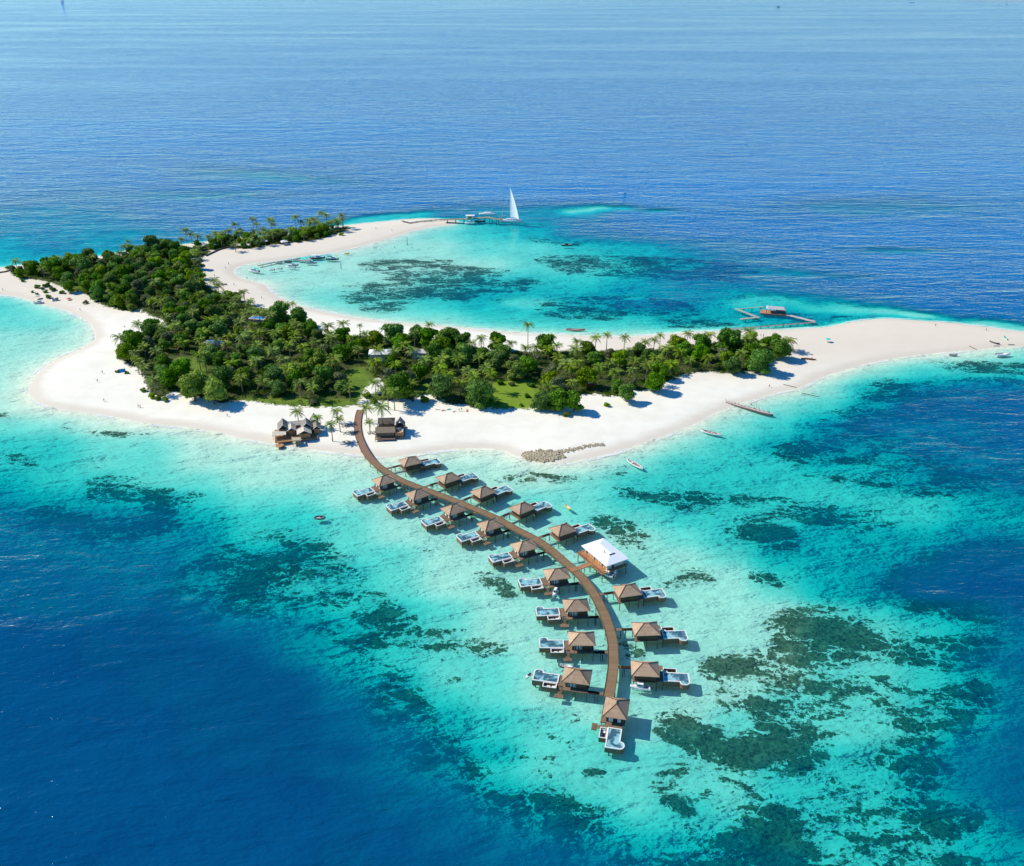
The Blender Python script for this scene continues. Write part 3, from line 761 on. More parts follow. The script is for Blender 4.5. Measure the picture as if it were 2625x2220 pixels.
    # --- broadleaf trees that stand out, foot position, size, kind
    for (x, y, s, kind, lab) in ((1795,900,1.05,'dark','round dark tree at the back right of the wood, alone against the beach'),(1868,905,1.5,'dark','tallest pointed bushy tree of the eastern clump'),
        (1925,925,1.15,'dark','bushy tree just right of the tallest one in the eastern clump'),(1995,918,1.15,'dark','last round tree at the eastern end of the wood'),(1960,900,.9,'dark','small round tree before the last one on the east'),
        (1940,955,1.3,'dark','large dark tree at the south east corner of the wood'),(1875,958,1.0,'dark','low dark tree left of the south east corner tree'),(1605,1030,1.0,'dark','lone dark tree with trunk showing on the white front beach'),
        (1678,1004,1.05,'dark','round dark tree at the front edge above the long wooden pontoon'),(1388,1052,.95,'dark','round bush like tree left in the trio right of the meadow'),(1425,1052,1.15,'dark','tall middle tree of the trio right of the meadow'),
        (1470,1055,1.1,'dark','right tree of the trio beside the meadow, over the sand'),(1278,898,1.15,'dark','round tree against the lagoon beach left of the tallest palm'),(1405,905,1.1,'dark','round tree right of the tallest palm'),
        (1008,880,1.3,'dark','broad dark tree at the lagoon side left of the shorter palm'),(1100,888,1.25,'dark','dark tree directly under the tall palm behind the hall'),(1150,890,1.2,'dark','dark tree right of the one under the tall palm'),
        (1025,1030,1.6,'dark','largest dark tree at the front edge behind the stilted beach hut'),(1130,1022,1.3,'dark','dark round tree at the front edge left of the meadow'),(1220,1040,1.35,'dark','dark tree touching the left side of the meadow'),
        (395,648,1.45,'dark','big round dark tree over the open sea side left of the lawn'),(140,705,1.4,'dark','tall dark tree near the western end'),(84,705,1.0,'dark','round tree second from the western tip'),
        (52,712,.7,'dark','dark small tree beside the round lawn patch at the western tip'),(210,705,1.35,'dark','dark domed tree near the western inlet of sand'),(255,770,1.05,'dark','round green tree at the front edge of the western arm'),(180,750,.9,'dark','round bright tree above the small western shrubs'),
        (310,790,.95,'olive','low olive tree at the edge of the western beach'),(722,828,1.3,'dark','domed tree over the small blue pool'),(768,836,1.2,'dark','domed tree at the inner bend beside the lagoon sand'),(800,862,1.,'dark','dark tree filling the inner corner of the lagoon bend'),
        (556,825,1.2,'bright','bright yellow green tree in the middle of the western wood'),(500,1028,1.45,'bright','large yellow green tree at the front edge of the western wood'),(550,1036,1.3,'bright','second large yellow green tree at the front edge, over the sand'),
        (330,925,1.1,'olive','tree at the westernmost bulge over the beach'),(350,905,1.3,'dark','dark tree on the western bulge of the wood'),(510,690,.85,'silver','grey tree at the lagoon beach below the lawn')):
        g = on(x, y); broadleaf(g, kind, lab, s*1.15); P.append((g.x, g.y))
    tr = broadleaf(on(54,700), 'olive', 'red flowering tree at the western tip beside the windswept palm', .6, name='flowering_tree')
    red = crown_mesh(470, 3, 1.6, pmat('red_blossom',(.75,.06,.03),.6,.2,3), 5, 60, .35)
    o = bpy.data.objects.new('blossom', red); link(o, tr); o.location = (0.5,0,6)
    # --- the wood itself: every tree its own
    pts = []
    bx0,bx1 = W_VEG[:,0].min(), W_VEG[:,0].max(); by0,by1 = W_VEG[:,1].min(), max(W_VEG[:,1].max(), W_VEG2[:,1].max())
    rs = random.Random(5)
    cand = 30000
    xs = np.array([rs.uniform(bx0,bx1) for _ in range(cand)]); ys = np.array([rs.uniform(by0,by1) for _ in range(cand)])
    sv = sdist(xs,ys,W_VEG); s2 = sdist(xs,ys,W_VEG2)
    gl = np.full(cand,-99.)
    for wp in W_GLADES+W_SANDY: gl = np.maximum(gl, sdist(xs,ys,wp,30))
    grid = {}
    def free(x,y,d):
        gx, gy = int(x//12), int(y//12)
        for i in (-1,0,1):
            for j in (-1,0,1):
                for (a,b,e) in grid.get((gx+i,gy+j),()):
                    if (a-x)**2+(b-y)**2 < max(d,e)**2*.9: return False
        return True
    for (a,b) in P: grid.setdefault((int(a//12),int(b//12)),[]).append((a,b,5.0))
    zones = []
    nb = npalm = nsil = 0
    picks = []
    for i in range(cand):
        x,y = xs[i],ys[i]
        if max(sv[i]-2.0, s2[i]-1.5) < 0 or gl[i] > -1.0: continue
        d = 7.9+2.0*vnoise(np.array([x]),np.array([y]),30,8)[0]
        if s2[i] > sv[i]: d = 5.4
        if not free(x,y,d): continue
        grid.setdefault((int(x//12),int(y//12)),[]).append((x,y,d))
        picks.append((x,y,d,i))
    # photo place of each, for the name of the part of the wood it stands in
    def zone(x,y):
        z=0; X=x; Y=y*1.0
        c = Vector((X, Y*CP + (H)*SP*1.0, 0))
        zc = Y*CP+H*SP; v = (Y*SP - H*CP)/zc
        return CX+F*X/zc, CY-F*v
    cnt = {}
    for (x,y,d,i) in picks:
        px,py = zone(x,y)
        q = rs.random()
        palmy = float(vnoise(np.array([x]),np.array([y]),26,21)[0])
        if py < 655 and px > 480: area = 'northern grove'
        elif px < 500 and py < 790: area = 'western arm'
        elif px < 640: area = 'western wood'
        elif px < 1000: area = 'middle wood behind the boardwalk'
        elif px < 1420: area = 'wood around the bright meadow'
        else: area = 'eastern wood'
        p = Vector((x,y,gz(x,y)))
        pprob = .10 if area=='western arm' else (.30+.45*(palmy>.55))
        if area=='northern grove': pprob = .35
        if q < pprob and npalm < 190:
            h = rs.uniform(5.5,9.5); npalm += 1
            palm(p, h, 'coconut palm with its crown among the trees of the '+area, 'palms in the '+area, rs.uniform(1.1,1.4))
            continue
        q = rs.random()
        if q < .60: kind, nm = 'dark','dark green'
        elif q < .80: kind, nm = 'olive','olive green'
        elif q < .92: kind, nm = 'silver','grey green'
        else: kind, nm = 'bright','yellow green'
        k = 'n'+kind
        cnt[kind] = cnt.get(kind,0)+1
        edge = min(1., .62+max(sv[i],s2[i])/22)
        sc = max(d,6.6)/7.4*rs.uniform(.82,1.12)*edge*(.95 if kind!='silver' else .8)
        broadleaf(p, kind, nm+' broadleaf tree in the thick of the '+area, sc, nm+' trees of the '+area, zs=rs.uniform(.85,1.15))
    print('TREES', cnt, 'palms', npalm)
    # --- shrubs
    sh = [(126,764,1.4,1,'bright round shrub on the western sand beside the beached boat'),(145,770,1.,1,'pair of small green shrubs by the tent'),(97,738,1.4,1,'yellow green shrub on the western dune'),(108,742,1.,2,'flat shrub right of the yellow green one on the western dune'),
        (60,722,1.1,1,'bright shrub at the edge of the western lawn patch'),(122,735,1.6,0,'dark shrub on the dune below the western trees'),(135,745,1.4,2,'brown green shrub at the middle of the western dune'),(118,750,1.,2,'small low shrub at the foot of the western dune'),(83,750,.8,1,'tiny bright shrub nearest the western water'),
        (160,752,1.2,2,'long flat shrub under the western trees'),(220,778,1.2,3,'grey shrub at the edge of the western beach'),(95,755,.7,0,'tiny dark shrub on the western sand'),(801,1035,1.9,3,'grey leafless looking bush in the grass above the thatched house'),
        (302,955,.8,0,'small shrub left of the blue tent'),(325,957,.8,0,'small shrub right of the blue tent'),(367,1004,1.1,1,'round bright shrub alone on the sand below the western palms'),(390,1020,1.5,1,'bright shrub at the south western corner'),(405,1024,1.3,1,'second bright shrub at the south western corner'),(425,1028,1.2,1,'last bright shrub right of the south western corner'),
        (1452,1066,1.3,1,'bright bush on the sand below the trio of trees'),(1556,1041,1.1,1,'small bush on the front sand left of the lone tree'),(1254,1030,1.,0,'small round bush inside the meadow, left one'),(1278,1036,1.,0,'small round bush at the lower middle of the meadow'),(1337,1040,.7,0,'smallest dark bush in the meadow'),
        (1362,992,1.3,0,'round bush at the upper right of the meadow'),(1280,985,1.4,0,'wide bush at the upper left of the meadow'),(1312,988,1.2,3,'grey green bush at the top of the meadow'),(1350,1018,1.1,0,'bush on the right rim of the meadow'),
        (838,853,1.2,1,'low green scrub at the lagoon beach edge'),(866,862,1.5,2,'low scrub left of the thin leaning palm'),(2016,907,1.3,1,'flat bright scrub under the last eastern tree'),(875,603,1.4,1,'bright low scrub at the sandy end of the northern grove'),(20,690,1.2,1,'flat bright scrub on the far western sand'),
        (610,612,1.5,1,'light green scrub left of the northern grove'),(1090,1030,1.7,1,'bright low bush on the sand edge behind the hut'),(960,1035,1.6,1,'bright bush right of the boardwalk top'),(940,1020,1.5,1,'bright bush left of the dark parked cars')]
    for (x,y,s,k,lab) in sh:
        t = bpy.data.objects.new('shrub', shrubs[k]); COL.objects.link(t); t.location = on(x,y); t.scale = (s,s,s*.85); t.rotation_euler = (0,0,rs.uniform(0,6))
        tag(t, lab, 'shrub')
    # --- undergrowth between the trees: one mass
    V = []; Fc = []
    r2 = np.random.RandomState(77)
    nn = 0
    mea = sdist(xs,ys,W_MEADOW,10)
    for i in range(0, cand):
        if max(sv[i], s2[i]) < .3: continue
        if gl[i] > -.5 and (mea[i]>-1 or i%4): continue
        cx, cy = xs[i], ys[i]; z0 = gz(cx,cy); s = .6+.9*r2.rand()
        for j in range(20):
            v = r2.normal(size=3); v /= np.linalg.norm(v); v[2] = abs(v[2])
            p = np.array([cx,cy,z0])+v*s*np.array([1.3,1.3,.95])
            n = v+r2.normal(size=3)*.5; a = np.cross(n, r2.normal(size=3)); a /= np.linalg.norm(a); b = np.cross(n,a); b /= np.linalg.norm(b)
            q = .22+.22*r2.rand(); k = len(V); V += [p-a*q,p-b*q*.6,p+a*q,p+b*q*.6]; Fc.append((k,k+1,k+2,k+3))
        nn += 1
    print('UNDER', nn)
    mb = MB(); mb.add(V, Fc)
    m = leafmat('undergrowth_leaves', (.045,.085,.012), (.12,.20,.025))
    u = mb.build('undergrowth', m); tag(u, 'low green undergrowth between the trees', kind='stuff')
# ------------------------------------------------------------------ overwater villas and the boardwalk
def plankmat(name, a, b, freq=6.0, axis=0, gap=.35):
    """boards laid side by side, each a slightly different tone, dark gaps"""
    m, nt = newmat(name)
    tc = nt.nodes.new('ShaderNodeTexCoord'); sp = nt.nodes.new('ShaderNodeSeparateXYZ'); L(nt, tc.outputs['Object'], sp.inputs[0])
    x = math_(nt, 'MULTIPLY', sp.outputs[axis], freq)
    cell = math_(nt, 'FLOOR', x); fr = math_(nt, 'FRACT', x)
    wn = nt.nodes.new('ShaderNodeTexWhiteNoise'); wn.noise_dimensions = '1D'; L(nt, cell, wn.inputs['W'])
    n = noise_(nt, tc.outputs['Object'], .6, 4, .6)
    f = math_(nt, 'ADD', math_(nt, 'MULTIPLY', wn.outputs[0], .6), math_(nt, 'MULTIPLY', n, .5))
    c = mix_(nt, f, a, b)
    oi = nt.nodes.new('ShaderNodeObjectInfo'); ad = nt.nodes.new('ShaderNodeVectorMath'); ad.operation = 'ADD'; L(nt, tc.outputs['Object'], ad.inputs[0]); L(nt, math_(nt,'MULTIPLY',oi.outputs['Random'],90.), ad.inputs[1])
    wn2 = noise_(nt, ad.outputs[0], .45, 5, .7)
    c = mix_(nt, ramp_(nt, wn2, .52, .70, 0, .45), c, tuple(x*1.45 for x in b)); c = mix_(nt, ramp_(nt, wn2, .46, .34, 0, .4), c, tuple(x*.5 for x in a))
    hv = nt.nodes.new('ShaderNodeHueSaturation'); L(nt, c, hv.inputs['Color']); L(nt, ramp_(nt, oi.outputs['Random'], 0, 1, .85, 1.12, False), hv.inputs['Value']); c = hv.outputs[0]
    c = mix_(nt, math_(nt, 'MULTIPLY', ramp_(nt, fr, .88, .96), gap), c, (.03,.02,.012))
    bs = nt.nodes.new('ShaderNodeBsdfPrincipled'); L(nt, c, bs.inputs['Base Color']); bs.inputs['Roughness'].default_value = .75; bs.inputs['Specular IOR Level'].default_value = .2
    o = nt.nodes.new('ShaderNodeOutputMaterial'); L(nt, bs.outputs[0], o.inputs[0])
    MATS[name] = m; return m
def poolwater(name, deep, pale, scale=.35):
    m, nt = newmat(name)
    tc = nt.nodes.new('ShaderNodeTexCoord'); oi = nt.nodes.new('ShaderNodeObjectInfo')
    ad = nt.nodes.new('ShaderNodeVectorMath'); ad.operation = 'ADD'; L(nt, tc.outputs['Object'], ad.inputs[0]); L(nt, math_(nt,'MULTIPLY',oi.outputs['Random'],9.), ad.inputs[1])
    n = noise_(nt, ad.outputs[0], scale, 5, .65, 1.)
    c = mix_(nt, ramp_(nt, n, .44, .60), deep, pale)
    bs = nt.nodes.new('ShaderNodeBsdfPrincipled'); L(nt, c, bs.inputs['Base Color']); bs.inputs['Roughness'].default_value = .08; bs.inputs['Specular IOR Level'].default_value = .12
    bp = nt.nodes.new('ShaderNodeBump'); bp.inputs['Strength'].default_value = .3; bp.inputs['Distance'].default_value = .1
    L(nt, noise_(nt, tc.outputs['Object'], 2.2, 2, .5), bp.inputs['Height']); L(nt, bp.outputs[0], bs.inputs['Normal'])
    o = nt.nodes.new('ShaderNodeOutputMaterial'); L(nt, bs.outputs[0], o.inputs[0]); return m

def hip_roof(L_, W_, z0, h, ridge, th=.18, over=0.):
    mb = MB(); a = L_/2; b = W_/2; r = ridge/2
    vs = [(-a,-b,z0),(a,-b,z0),(a,b,z0),(-a,b,z0),(-r,0,z0+h),(r,0,z0+h),(-a,-b,z0-th),(a,-b,z0-th),(a,b,z0-th),(-a,b,z0-th)]
    mb.add(vs, [(0,1,5,4),(1,2,5),(2,3,4,5),(3,0,4),(0,6,7,1),(1,7,8,2),(2,8,9,3),(3,9,6,0),(6,9,8,7)])
    return mb
def hip_caps(L_, W_, z0, h, ridge, w=.20, e=.035):
    mb = MB(); a = L_/2; b = W_/2; r = ridge/2
    for s in (-1,1):
        mb.bar((s*a,-b,z0+e),(s*r,0,z0+h+e),w,.10); mb.bar((s*a,b,z0+e),(s*r,0,z0+h+e),w,.10)
    if ridge > .1: mb.bar((-r-.1,0,z0+h+e),(r+.1,0,z0+h+e),w,.12)
    return mb
def post(mb, x, y, z0, z1, r=.13): mb.tube([(x,y,z0),(x,y,z1)], r, 6)

def rounded_pool(s, grow=0.):
    """pool outline: long rectangle with a round bay on the outer corner"""
    x0,x1 = 6.1-grow, 13.6+grow; y0,y1 = -2.1-grow, 1.35+grow
    pts = [(x0,y0)]
    cx, cy, r = 12.35, -2.35, 1.25+grow
    for k in range(0,9):
        a = PI+(.02)+k/8*(PI*.5+.0) if False else None
    pts.append((cx-r*math.cos(.25), y0))
    for k in range(1,10):
        a = PI+.25+(PI-.25)*k/9
        pts.append((cx+r*math.cos(a), cy+r*math.sin(a)*.95+.0))
    pts += [(x1,y1),(x0,y1)]
    pts = [(x,y*s) for x,y in pts]
    if s < 0: pts.reverse()
    return pts

ZD = 1.55
def make_villa(s=1, label='', pit=True):
    M = MATS
    root = thing('water_villa', label, 'villa')
    # deck under house and terrace
    d = MB(); d.box(-3.9,3.9,-3.0,3.0,ZD-.28,ZD)
    d.box(3.905,6.0,-2.4,2.4,ZD-.28,ZD-.003); d.box(-3.9,3.9,3.005*s if s>0 else -4.2,4.2 if s>0 else -3.005,ZD-.28,ZD-.004)
    d.build('deck', M['deck'], root)
    for (x,y) in ((-3.6,-2.7),(-3.6,3.9*s),(0,-2.7),(0,3.9*s),(3.6,-2.7),(3.6,3.9*s),(5.7,-2.1),(5.7,2.1)):
        q = MB(); post(q,x,y,-2.6,ZD-.28); q.build('stilt', M['stilt'], root)
    # walls with real openings: the end facing the pool and the long side
    w = MB(); z0 = ZD; z1 = ZD+2.75
    w.box(-3.3,3.3,-2.6,-2.42,z0,z1); w.box(-3.3,-3.12,-2.42,2.42,z0,z1)
    w.box(3.12,3.3,-2.42,-1.9,z0,z1); w.box(3.12,3.3,1.9,2.42,z0,z1); w.box(3.12,3.3,-1.9,1.9,z0+2.3,z1)
    yy = 2.42
    w.box(-3.3,.0,yy,yy+.18,z0,z1); w.box(2.5,3.3,yy,yy+.18,z0,z1); w.box(0.,2.5,yy,yy+.18,z0+2.3,z1); w.box(0,2.5,yy,yy+.18,z0,z0+.12)
    if s < 0: w.v = [(x,-y,z) for x,y,z in w.v]; w.f = [tuple(reversed(f)) for f in w.f]
    w.build('wall', M['wallwood'], root)
    w = MB(); w.box(-3.1,3.1,-2.4,2.4,ZD+.01,ZD+.05); w.build('room_floor', M['dark_room'], root)
    # window band with curtains, door with curtains
    g = MB(); g.box(.05,2.45,s*2.47-.02,s*2.47+.02,ZD+.14,ZD+2.28)
    win = g.build('window', M['glass_dark'], root)
    f = MB()
    for x in (.03,.83,1.63,2.44): f.box(x-.05,x+.05,s*2.55-.04,s*2.55+.04,ZD+.13,ZD+2.29)
    f.build('window_frame', M['cream'], win); KIDS.setdefault(win.name,[])
    c = MB(); curtain(c, (.2,s*2.50),(1.0,s*2.50)); curtain(c,(1.25,s*2.50),(1.9,s*2.50)); c.build('curtain', M['curtain'], win)
    dr = MB(); dr.box(3.19,3.22,-.45,1.85,ZD+.05,ZD+2.28); door = dr.build('glass_door', M['glass_dark'], root)
    c = MB(); curtain(c, (3.27,-1.85),(3.27,-.55)); curtain(c, (3.27,.75),(3.27,1.75)); c.build('curtain', M['curtain'], door)
    hip_roof(8.8,7.3,ZD+2.72,2.35,1.5).build('roof', M['roof'], root)
    hip_caps(8.8,7.3,ZD+2.72,2.35,1.5).build('ridge_cap', M['ridge'], root)
    # pool
    o = rounded_pool(s, 0.); oo = rounded_pool(s, .36)
    p = MB(); p.prism(oo, -.15, ZD+.02); pool = p.build('pool', M['poolwall'], root)
    r = MB(); r.ring(oo, o, ZD+.02, ZD+.27); r.build('pool_rim', M['white'], pool)
    wtr = MB(); wtr.prism(rounded_pool(s,-.003), ZD+.022, ZD+.14); wtr.build('pool_water', M['pool_water'], pool)
    for (x,y) in ((7,0),(10,0),(13,.5)):
        q = MB(); post(q,x,y*s,-2.8,-.15,.2); q.build('pool_pier', M['stilt'], pool)
    # sunken lounge beside it
    x0,x1 = 6.0,10.3; y0,y1 = (1.72,3.9) if s>0 else (-3.9,-1.72)
    pit_ = MB(); pit_.box(x0+.2,x1-.2,y0+.2,y1-.2,.35,.5)
    for (a,b,c_,e) in ((x0,x1,y0,y0+.22),(x0,x1,y1-.22,y1),(x0,x0+.22,y0+.22,y1-.22),(x1-.22,x1,y0+.22,y1-.22)): pit_.box(a,b,c_,e,-.1,ZD-.02)
    lo = pit_.build('lounge_pit', M['poolwall'], root)
    q = MB(); q.ring([(x0-.03,y0-.0),(x1+.03,y0-.0),(x1+.03,y1+.03),(x0-.03,y1+.03)],[(x0+.24,y0+.24),(x1-.24,y0+.24),(x1-.24,y1-.24),(x0+.24,y1-.24)],ZD-.015,ZD+.13); q.build('pit_rim', M['white'], lo)
    ym = (y0+y1)/2
    q = MB(); q.box(x0+.4,x0+1.5,ym-.6,ym+.6,.5,.95); q.box(x0+.35,x0+.6,ym-.6,ym+.6,.95,1.35); q.build('cushion', M['white'], lo)
    q = MB(); q.box(x0+2.0,x0+3.6,ym-.75,ym-.2,.5,.8); q.build('bench', M['white'], lo)
    # steps down to a bathing platform
    st = MB()
    for k in range(6): st.box(4.1,5.5,(2.4+.42*k)*s if s>0 else -(2.4+.42*k+.38),(2.4+.42*k+.38) if s>0 else -(2.4+.42*k),ZD-.18-.17*(k+1)-.06,ZD-.18-.17*(k+1))
    st.build('steps', M['deck'], root)
    pl = MB(); ya,yb = (4.95,6.6) if s>0 else (-6.6,-4.95); pl.box(3.4,6.2,ya,yb,.12,.34); pl.build('bathing_platform', M['deck'], root)
    return root
def curtain(mb, a, b, z0=None, z1=None, n=9):
    z0 = ZD+.16 if z0 is None else z0; z1 = ZD+2.2 if z1 is None else z1
    dx, dy = b[0]-a[0], b[1]-a[1]; l = math.hypot(dx,dy); nx, ny = -dy/l*.035, dx/l*.035
    vs = []
    for i in range(n):
        t = i/(n-1); q = 1 if i%2 else -1
        x, y = a[0]+dx*t+nx*q, a[1]+dy*t+ny*q
        vs += [(x,y,z0),(x,y,z1)]
    mb.add(vs, [(2*i,2*i+2,2*i+3,2*i+1) for i in range(n-1)], True)

BOARD = [(924,1050),(919,1066),(917,1082),(917,1100),(922,1124),(936,1155),(956,1182),(989,1208),(1030,1232),(1103,1260),(1187,1292),(1271,1328),(1324,1357),(1374,1383),(1413,1410),(1451,1443),
 (1484,1472),(1508,1501),(1528,1532),(1542,1560),(1554,1588),(1564,1618),(1570,1648),(1572,1680),(1571,1715),(1566,1752),(1560,1786)]
def board_line():
    p = spline([BOARD[0]]+BOARD+[BOARD[-1]], 5)[5:5+(len(BOARD)-1)*5+1]
    out = []
    for x,y in p:
        q = at(x,y,1.75); z = max(1.75, gz(q.x,q.y)+.35); q = at(x,y,z); out.append(q)
    # even heights
    zs = [q.z for q in out]
    for i in range(len(out)): out[i].z = sum(zs[max(0,i-6):i+7])/len(zs[max(0,i-6):i+7])
    return out
def make_boardwalk():
    ln = board_line(); W = 3.5
    root = thing('boardwalk', 'long curved brown wooden boardwalk running from the beach out between the villas', 'boardwalk', (0,0,0))
    d = MB(); rails = [MB(), MB()]; L_, Rr = [], []
    for i,p in enumerate(ln):
        t = (ln[min(i+1,len(ln)-1)]-ln[max(0,i-1)]); t.z = 0; t.normalize(); n = Vector((-t.y,t.x,0))
        L_.append(p+n*W/2); Rr.append(p-n*W/2)
    vs = []; fs = []
    for a,b in zip(L_,Rr): vs += [a,b,a-Vector((0,0,.3)),b-Vector((0,0,.3))]
    for i in range(len(ln)-1):
        k = 4*i; fs += [(k,k+4,k+5,k+1),(k+2,k+3,k+7,k+6),(k,k+2,k+6,k+4),(k+1,k+5,k+7,k+3)]
    fs += [(0,1,3,2),(len(vs)-4,len(vs)-2,len(vs)-1,len(vs)-3)]
    d.add(vs,fs)
    o = d.build('deck', MATS['board'], root)
    # distance along the walk drives the boards
    acc = [0.]
    for i in range(1,len(ln)): acc.append(acc[-1]+(ln[i]-ln[i-1]).length)
    a = o.data.attributes.new('run','FLOAT','POINT'); a.data.foreach_set('value', np.repeat(np.array(acc,np.float32),4))
    for mbi, side in ((0,L_),(1,Rr)):
        m = rails[mbi]
        for i in range(len(side)-1):
            up = Vector((0,0,.09)); c = (ln[i]-side[i]).normalized()*.1; c2 = (ln[i+1]-side[i+1]).normalized()*.1
            m.bar(side[i]+c+up, side[i+1]+c2+up, .16, .16)
        m.build('edge_beam', MATS['ridge'], root)
    # posts in pairs
    step = 7.; nxt = 2.; n = 0
    for i in range(1,len(ln)):
        while acc[i] >= nxt:
            f = (nxt-acc[i-1])/(acc[i]-acc[i-1]); nxt += step
            for side in (L_,Rr):
                c = side[i-1].lerp(side[i],f); c = c.lerp(ln[i-1].lerp(ln[i],f), .12)
                q = MB(); post(q, c.x, c.y, min(gz(c.x,c.y),0)-.8 if gz(c.x,c.y) < .2 else gz(c.x,c.y)-.3, c.z-.3, .14); q.build('post', MATS['stilt'], root); n += 1
    return ln
VILLAS = [ # ridge middle in the photo, heading of the pool end (degrees), side of the boardwalk, words for the label
 (984,1219,216,'left','first villa out from the beach on the left side of the boardwalk, over pale water'),
 (1071,1254,216,'left','second villa out from the beach on the left side of the boardwalk'),
 (1163,1292,214.5,'left','third villa out from the beach on the left side of the boardwalk'),
 (1257,1332,211,'left','fourth villa out from the beach on the left side of the boardwalk'),
 (1344,1386,206,'left','fifth villa on the left side of the boardwalk, patches on its roof'),
 (1428,1457,193,'left','sixth villa on the left side, a white motorboat moored before it'),
 (1478,1537,185,'left','seventh villa on the left side, fourth from the outer end'),
 (1492,1622,180,'left','eighth villa on the left side, dark dinghy just below its steps'),
 (1480,1717,169,'left','outermost villa on the left side, white water scooter off its pool'),
 (1051,1171,28,'right','first villa on the right side of the boardwalk, nearest the beach'),
 (1149,1213,36,'right','second villa on the right side of the boardwalk'),
 (1238,1248,40,'right','third villa on the right side of the boardwalk'),
 (1339,1289,39,'right','fourth villa on the right side of the boardwalk'),
 (1443,1344,31,'right','fifth villa on the right side, next above the white roofed villa'),
 (1609,1499,13,'right','first villa past the white roofed one on the right side'),
 (1657,1597,3,'right','middle one of the three outer villas on the right side'),
 (1655,1699,-4,'right','outermost villa on the right side, moored boat under its front'),
]
def make_villas():
    pmat('stilt', (.11,.085,.06), .85, .3, 3); plankmat('deck', (.17,.105,.065), (.25,.165,.105), 5., 0)
    plankmat('wallwood', (.085,.050,.028), (.14,.085,.048), 4., 2, .5)
    pmat('dark_room', (.05,.035,.025), .6); pmat('glass_dark', (.03,.035,.04), .15, .1, 1, spec=.6); pmat('cream', (.75,.70,.58), .5, .05)
    pmat('curtain', (.75,.72,.64), .8, .06, 2); plankmat('roof', (.36,.235,.145), (.45,.31,.20), 3.2, 2, .22)
    pmat('ridge', (.13,.075,.042), .8, .2, 3); pmat('poolwall', (.20,.12,.065), .75, .3, 2, stretch=(1,1,4)); pmat('white', (.72,.70,.64), .5, .05, 2)
    MATS['pool_water'] = poolwater('pool_water', (.045,.11,.15), (.25,.50,.53))
    # boards of the long walk run across it
    m, nt = newmat('board'); r = attr_(nt,'run'); x = math_(nt,'MULTIPLY',r,2.2)
    wn = nt.nodes.new('ShaderNodeTexWhiteNoise'); wn.noise_dimensions='1D'; L(nt, math_(nt,'FLOOR',x), wn.inputs['W'])
    tc = nt.nodes.new('ShaderNodeTexCoord'); n = noise_(nt, tc.outputs['Object'], .25, 5, .65)
    c = mix_(nt, math_(nt,'ADD',math_(nt,'MULTIPLY',wn.outputs[0],.45),math_(nt,'MULTIPLY',n,.6)), (.16,.10,.052), (.27,.18,.10))
    c = mix_(nt, ramp_(nt, r, 45, 75, .85, 0), c, mix_(nt, n, (.22,.115,.075), (.31,.175,.12)))
    c = mix_(nt, math_(nt,'MULTIPLY',ramp_(nt, math_(nt,'FRACT',x), .86,.95), .5), c, (.04,.025,.015))
    b = nt.nodes.new('ShaderNodeBsdfPrincipled'); L(nt,c,b.inputs[0]); b.inputs['Roughness'].default_value=.8; b.inputs['Specular IOR Level'].default_value=.2
    o = nt.nodes.new('ShaderNodeOutputMaterial'); L(nt,b.outputs[0],o.inputs[0]); MATS['board'] = m
    ln = make_boardwalk()
    proto = None
    for i,(px,py,deg,side,lab) in enumerate(VILLAS):
        c = at(px,py,ZD+5.07)
        if proto is None: v = proto = make_villa(1, '')
        else: v = copy_tree(proto)
        v.location = (c.x,c.y,0); v.rotation_euler = (0,0,R(deg)); v['label'] = 'brown roofed water villa, '+lab; v['group'] = 'brown villas along the boardwalk'
        lw = 'brown roofed water '+lab if lab.split()[1] in ('villa',) else lab
        v['label'] = 'brown '+lab.replace('outermost villa','roofed outermost villa').replace(' on the left side of the boardwalk, over pale water',' on the left side of the boardwalk')
        walkway(v, c, R(deg), ln)
    # the villa at the end of the walk, mirrored and turned to the open water
    v = make_villa(-1, 'brown villa at the outer end of the boardwalk, pool towards the camera'); c = at(1581,1799,ZD+5.07)
    v.location = (c.x,c.y,0); v.rotation_euler = (0,0,R(258)); v['group'] = 'brown villas along the boardwalk'
    return ln
def walkway(v, c, ang, ln):
    """plank bridge from the boardwalk to the villa's side deck, in the villa's own frame"""
    ca, sa = math.cos(ang), math.sin(ang)
    y = 3.55
    # find where the line y=const (going to -x) meets the boardwalk
    best = None
    for p in ln:
        dx, dy = p.x-c.x, p.y-c.y; lx = dx*ca+dy*sa; ly = -dx*sa+dy*ca
        if lx < 0 and lx > -60:
            e = abs(ly-y)
            if best is None or e < best[0]: best = (e, lx)
    if best is None: return
    x1 = best[1]+1.6
    if x1 > -4.2: x1 = -4.2
    w = MB(); w.box(x1,-3.905,y-.65,y+.65,ZD-.2,ZD-.01)
    o = w.build('walkway', MATS['deck'], v)
    n = max(1,int((-3.9-x1)/3.5))
    for k in range(n):
        for s in (-.5,.5):
            q = MB(); post(q, -3.9-(k+1)*(-3.9-x1)/(n+.6), y+s, -2.4, ZD-.2, .09); q.build('walkway_post', MATS['stilt'], o)
